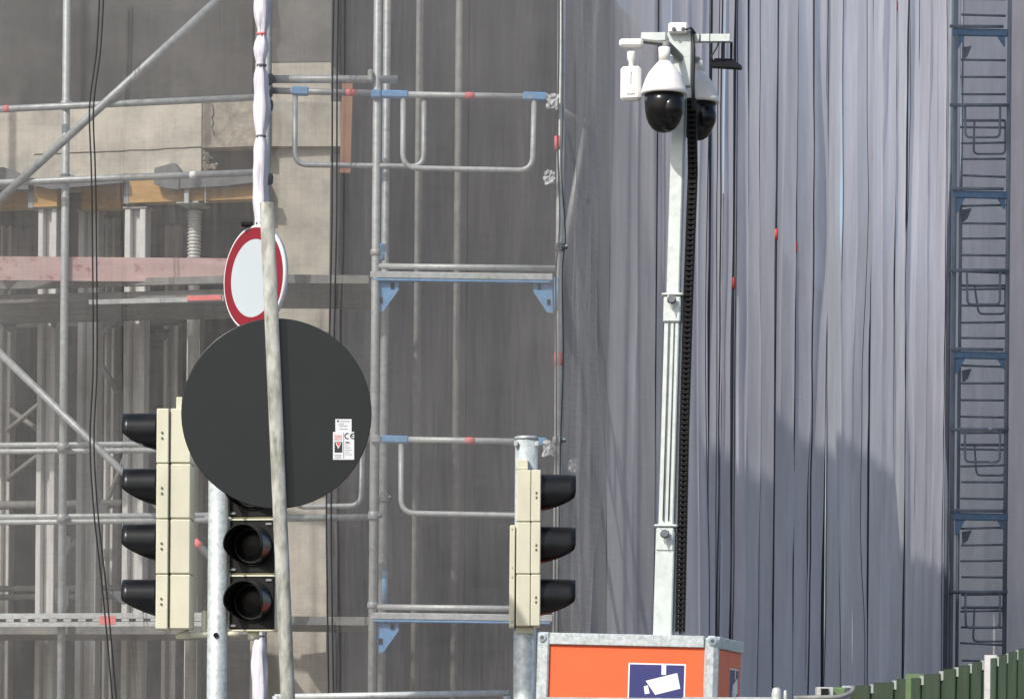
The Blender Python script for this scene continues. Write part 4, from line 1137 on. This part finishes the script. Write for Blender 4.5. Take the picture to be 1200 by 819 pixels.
# odds and ends between the barrier and the green fence
def lowpost(label, px, py, r, m='galv_pale'):
    p = P(px, py, 15.0)
    tag(MB().lathe((p.x, p.y, 0.12), [(r, 0), (r, p.z - 0.15), (r * 0.8, p.z - 0.125), (r * 0.3, p.z - 0.12)], 16).build('fence_post', m, org=(p.x, p.y, 0.12)), label, 'post')
lowpost('thick short pale post at the end of the red-orange barrier', 910, 805, 0.022)
lowpost('thin short grey post just beyond the thick pale one', 920.5, 808, 0.010, 'galv')
t = thing('square_tube_post', 'square hollow tube end with a dark opening left of the green fence', 'post', base(P(970, 812, 15.6)))
MB().rbox(P(966, 810.5, 15.6), (0.075, 0.10, 0.044), None, 0.003).build('tube_end', 'galv_pale', t)
MB().box(P(966.5, 810.7, 15.545), (0.034, 0.012, 0.034)).build('opening', 'black_matt', t)
MB().rbox(P(983, 811.5, 15.66), (0.06, 0.05, 0.05), None, 0.006).build('bracket', 'green_pale', t)
MB().rbox(P(993, 804.5, 15.66), (0.05, 0.03, 0.01), None, 0.002).build('bracket', 'galv_pale', t)
p = P(970, 815, 15.6); MB().rbox((p.x, p.y + .02, (p.z - .01 + .12) / 2), (0.05, 0.05, p.z - .13), None, 0.004).build('post', 'galv', t)
tag(MB().tube(fillet([P(930, 817.5, 15.1), P(985, 816.5, 15.1), P(999, 811, 15.2), P(1000, 805, 15.25)], 0.04), 0.011, 10).build('bent_pipe', 'galv_dull', org=base(P(930, 816, 15.1))), 'bent grey pipe running along the bottom to the green fence', 'pipe')

# ------------------------------------------------------------------ green sheet fence, bottom right
gf = thing('sheet_fence', 'green corrugated sheet fence rising towards the picture corner', 'fence', base(P(1100, 800, 16.5)))
notch = [993, 1021, 1048, 1080, 1103, 1121, 1137, 1151, 1169, 1180, 1192, 1202, 1213, 1224, 1235, 1246]
tops = {993: 803, 1021: 799.5, 1048: 795, 1080: 789.5, 1103: 784, 1121: 779.5, 1137: 775.5, 1151: 771.5, 1169: 767, 1180: 763.5, 1192: 759.5, 1202: 756, 1213: 752, 1224: 748, 1235: 744, 1246: 740}
def gd(px): return 17.6 - (px - 990) / 250 * 2.2
for i in range(len(notch) - 1):
    x0, x1 = notch[i], notch[i + 1]
    gw = min(5.0, (x1 - x0) * 0.28)
    a = P(x0 + gw * 0.5, tops[x0], gd(x0)); b = P(x1 - gw * 0.5, tops[x0] - 0.5, gd(x1) + 0.01)
    slabbox(MB(), a, b, 0.006, 0.0, a.z).build('board', 'green_sheet', gf)
    # light grey inner web seen in the notch
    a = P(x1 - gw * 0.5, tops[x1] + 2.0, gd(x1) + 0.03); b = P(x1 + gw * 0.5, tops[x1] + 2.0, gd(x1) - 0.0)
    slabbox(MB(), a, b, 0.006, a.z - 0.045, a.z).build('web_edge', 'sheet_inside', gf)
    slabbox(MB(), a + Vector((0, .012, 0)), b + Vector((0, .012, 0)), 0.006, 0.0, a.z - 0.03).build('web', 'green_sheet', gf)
for x0, x1, y, m in ((1154.5, 1168, 767, 'fence_post_white'), (1062, 1083, 789, 'green_pale')):
    a, b = P(x0, y, gd(x0) - 0.05), P(x1, y, gd(x0) - 0.05)
    slabbox(MB(), a, b, 0.03, 0.0, a.z).build('post', m, gf)
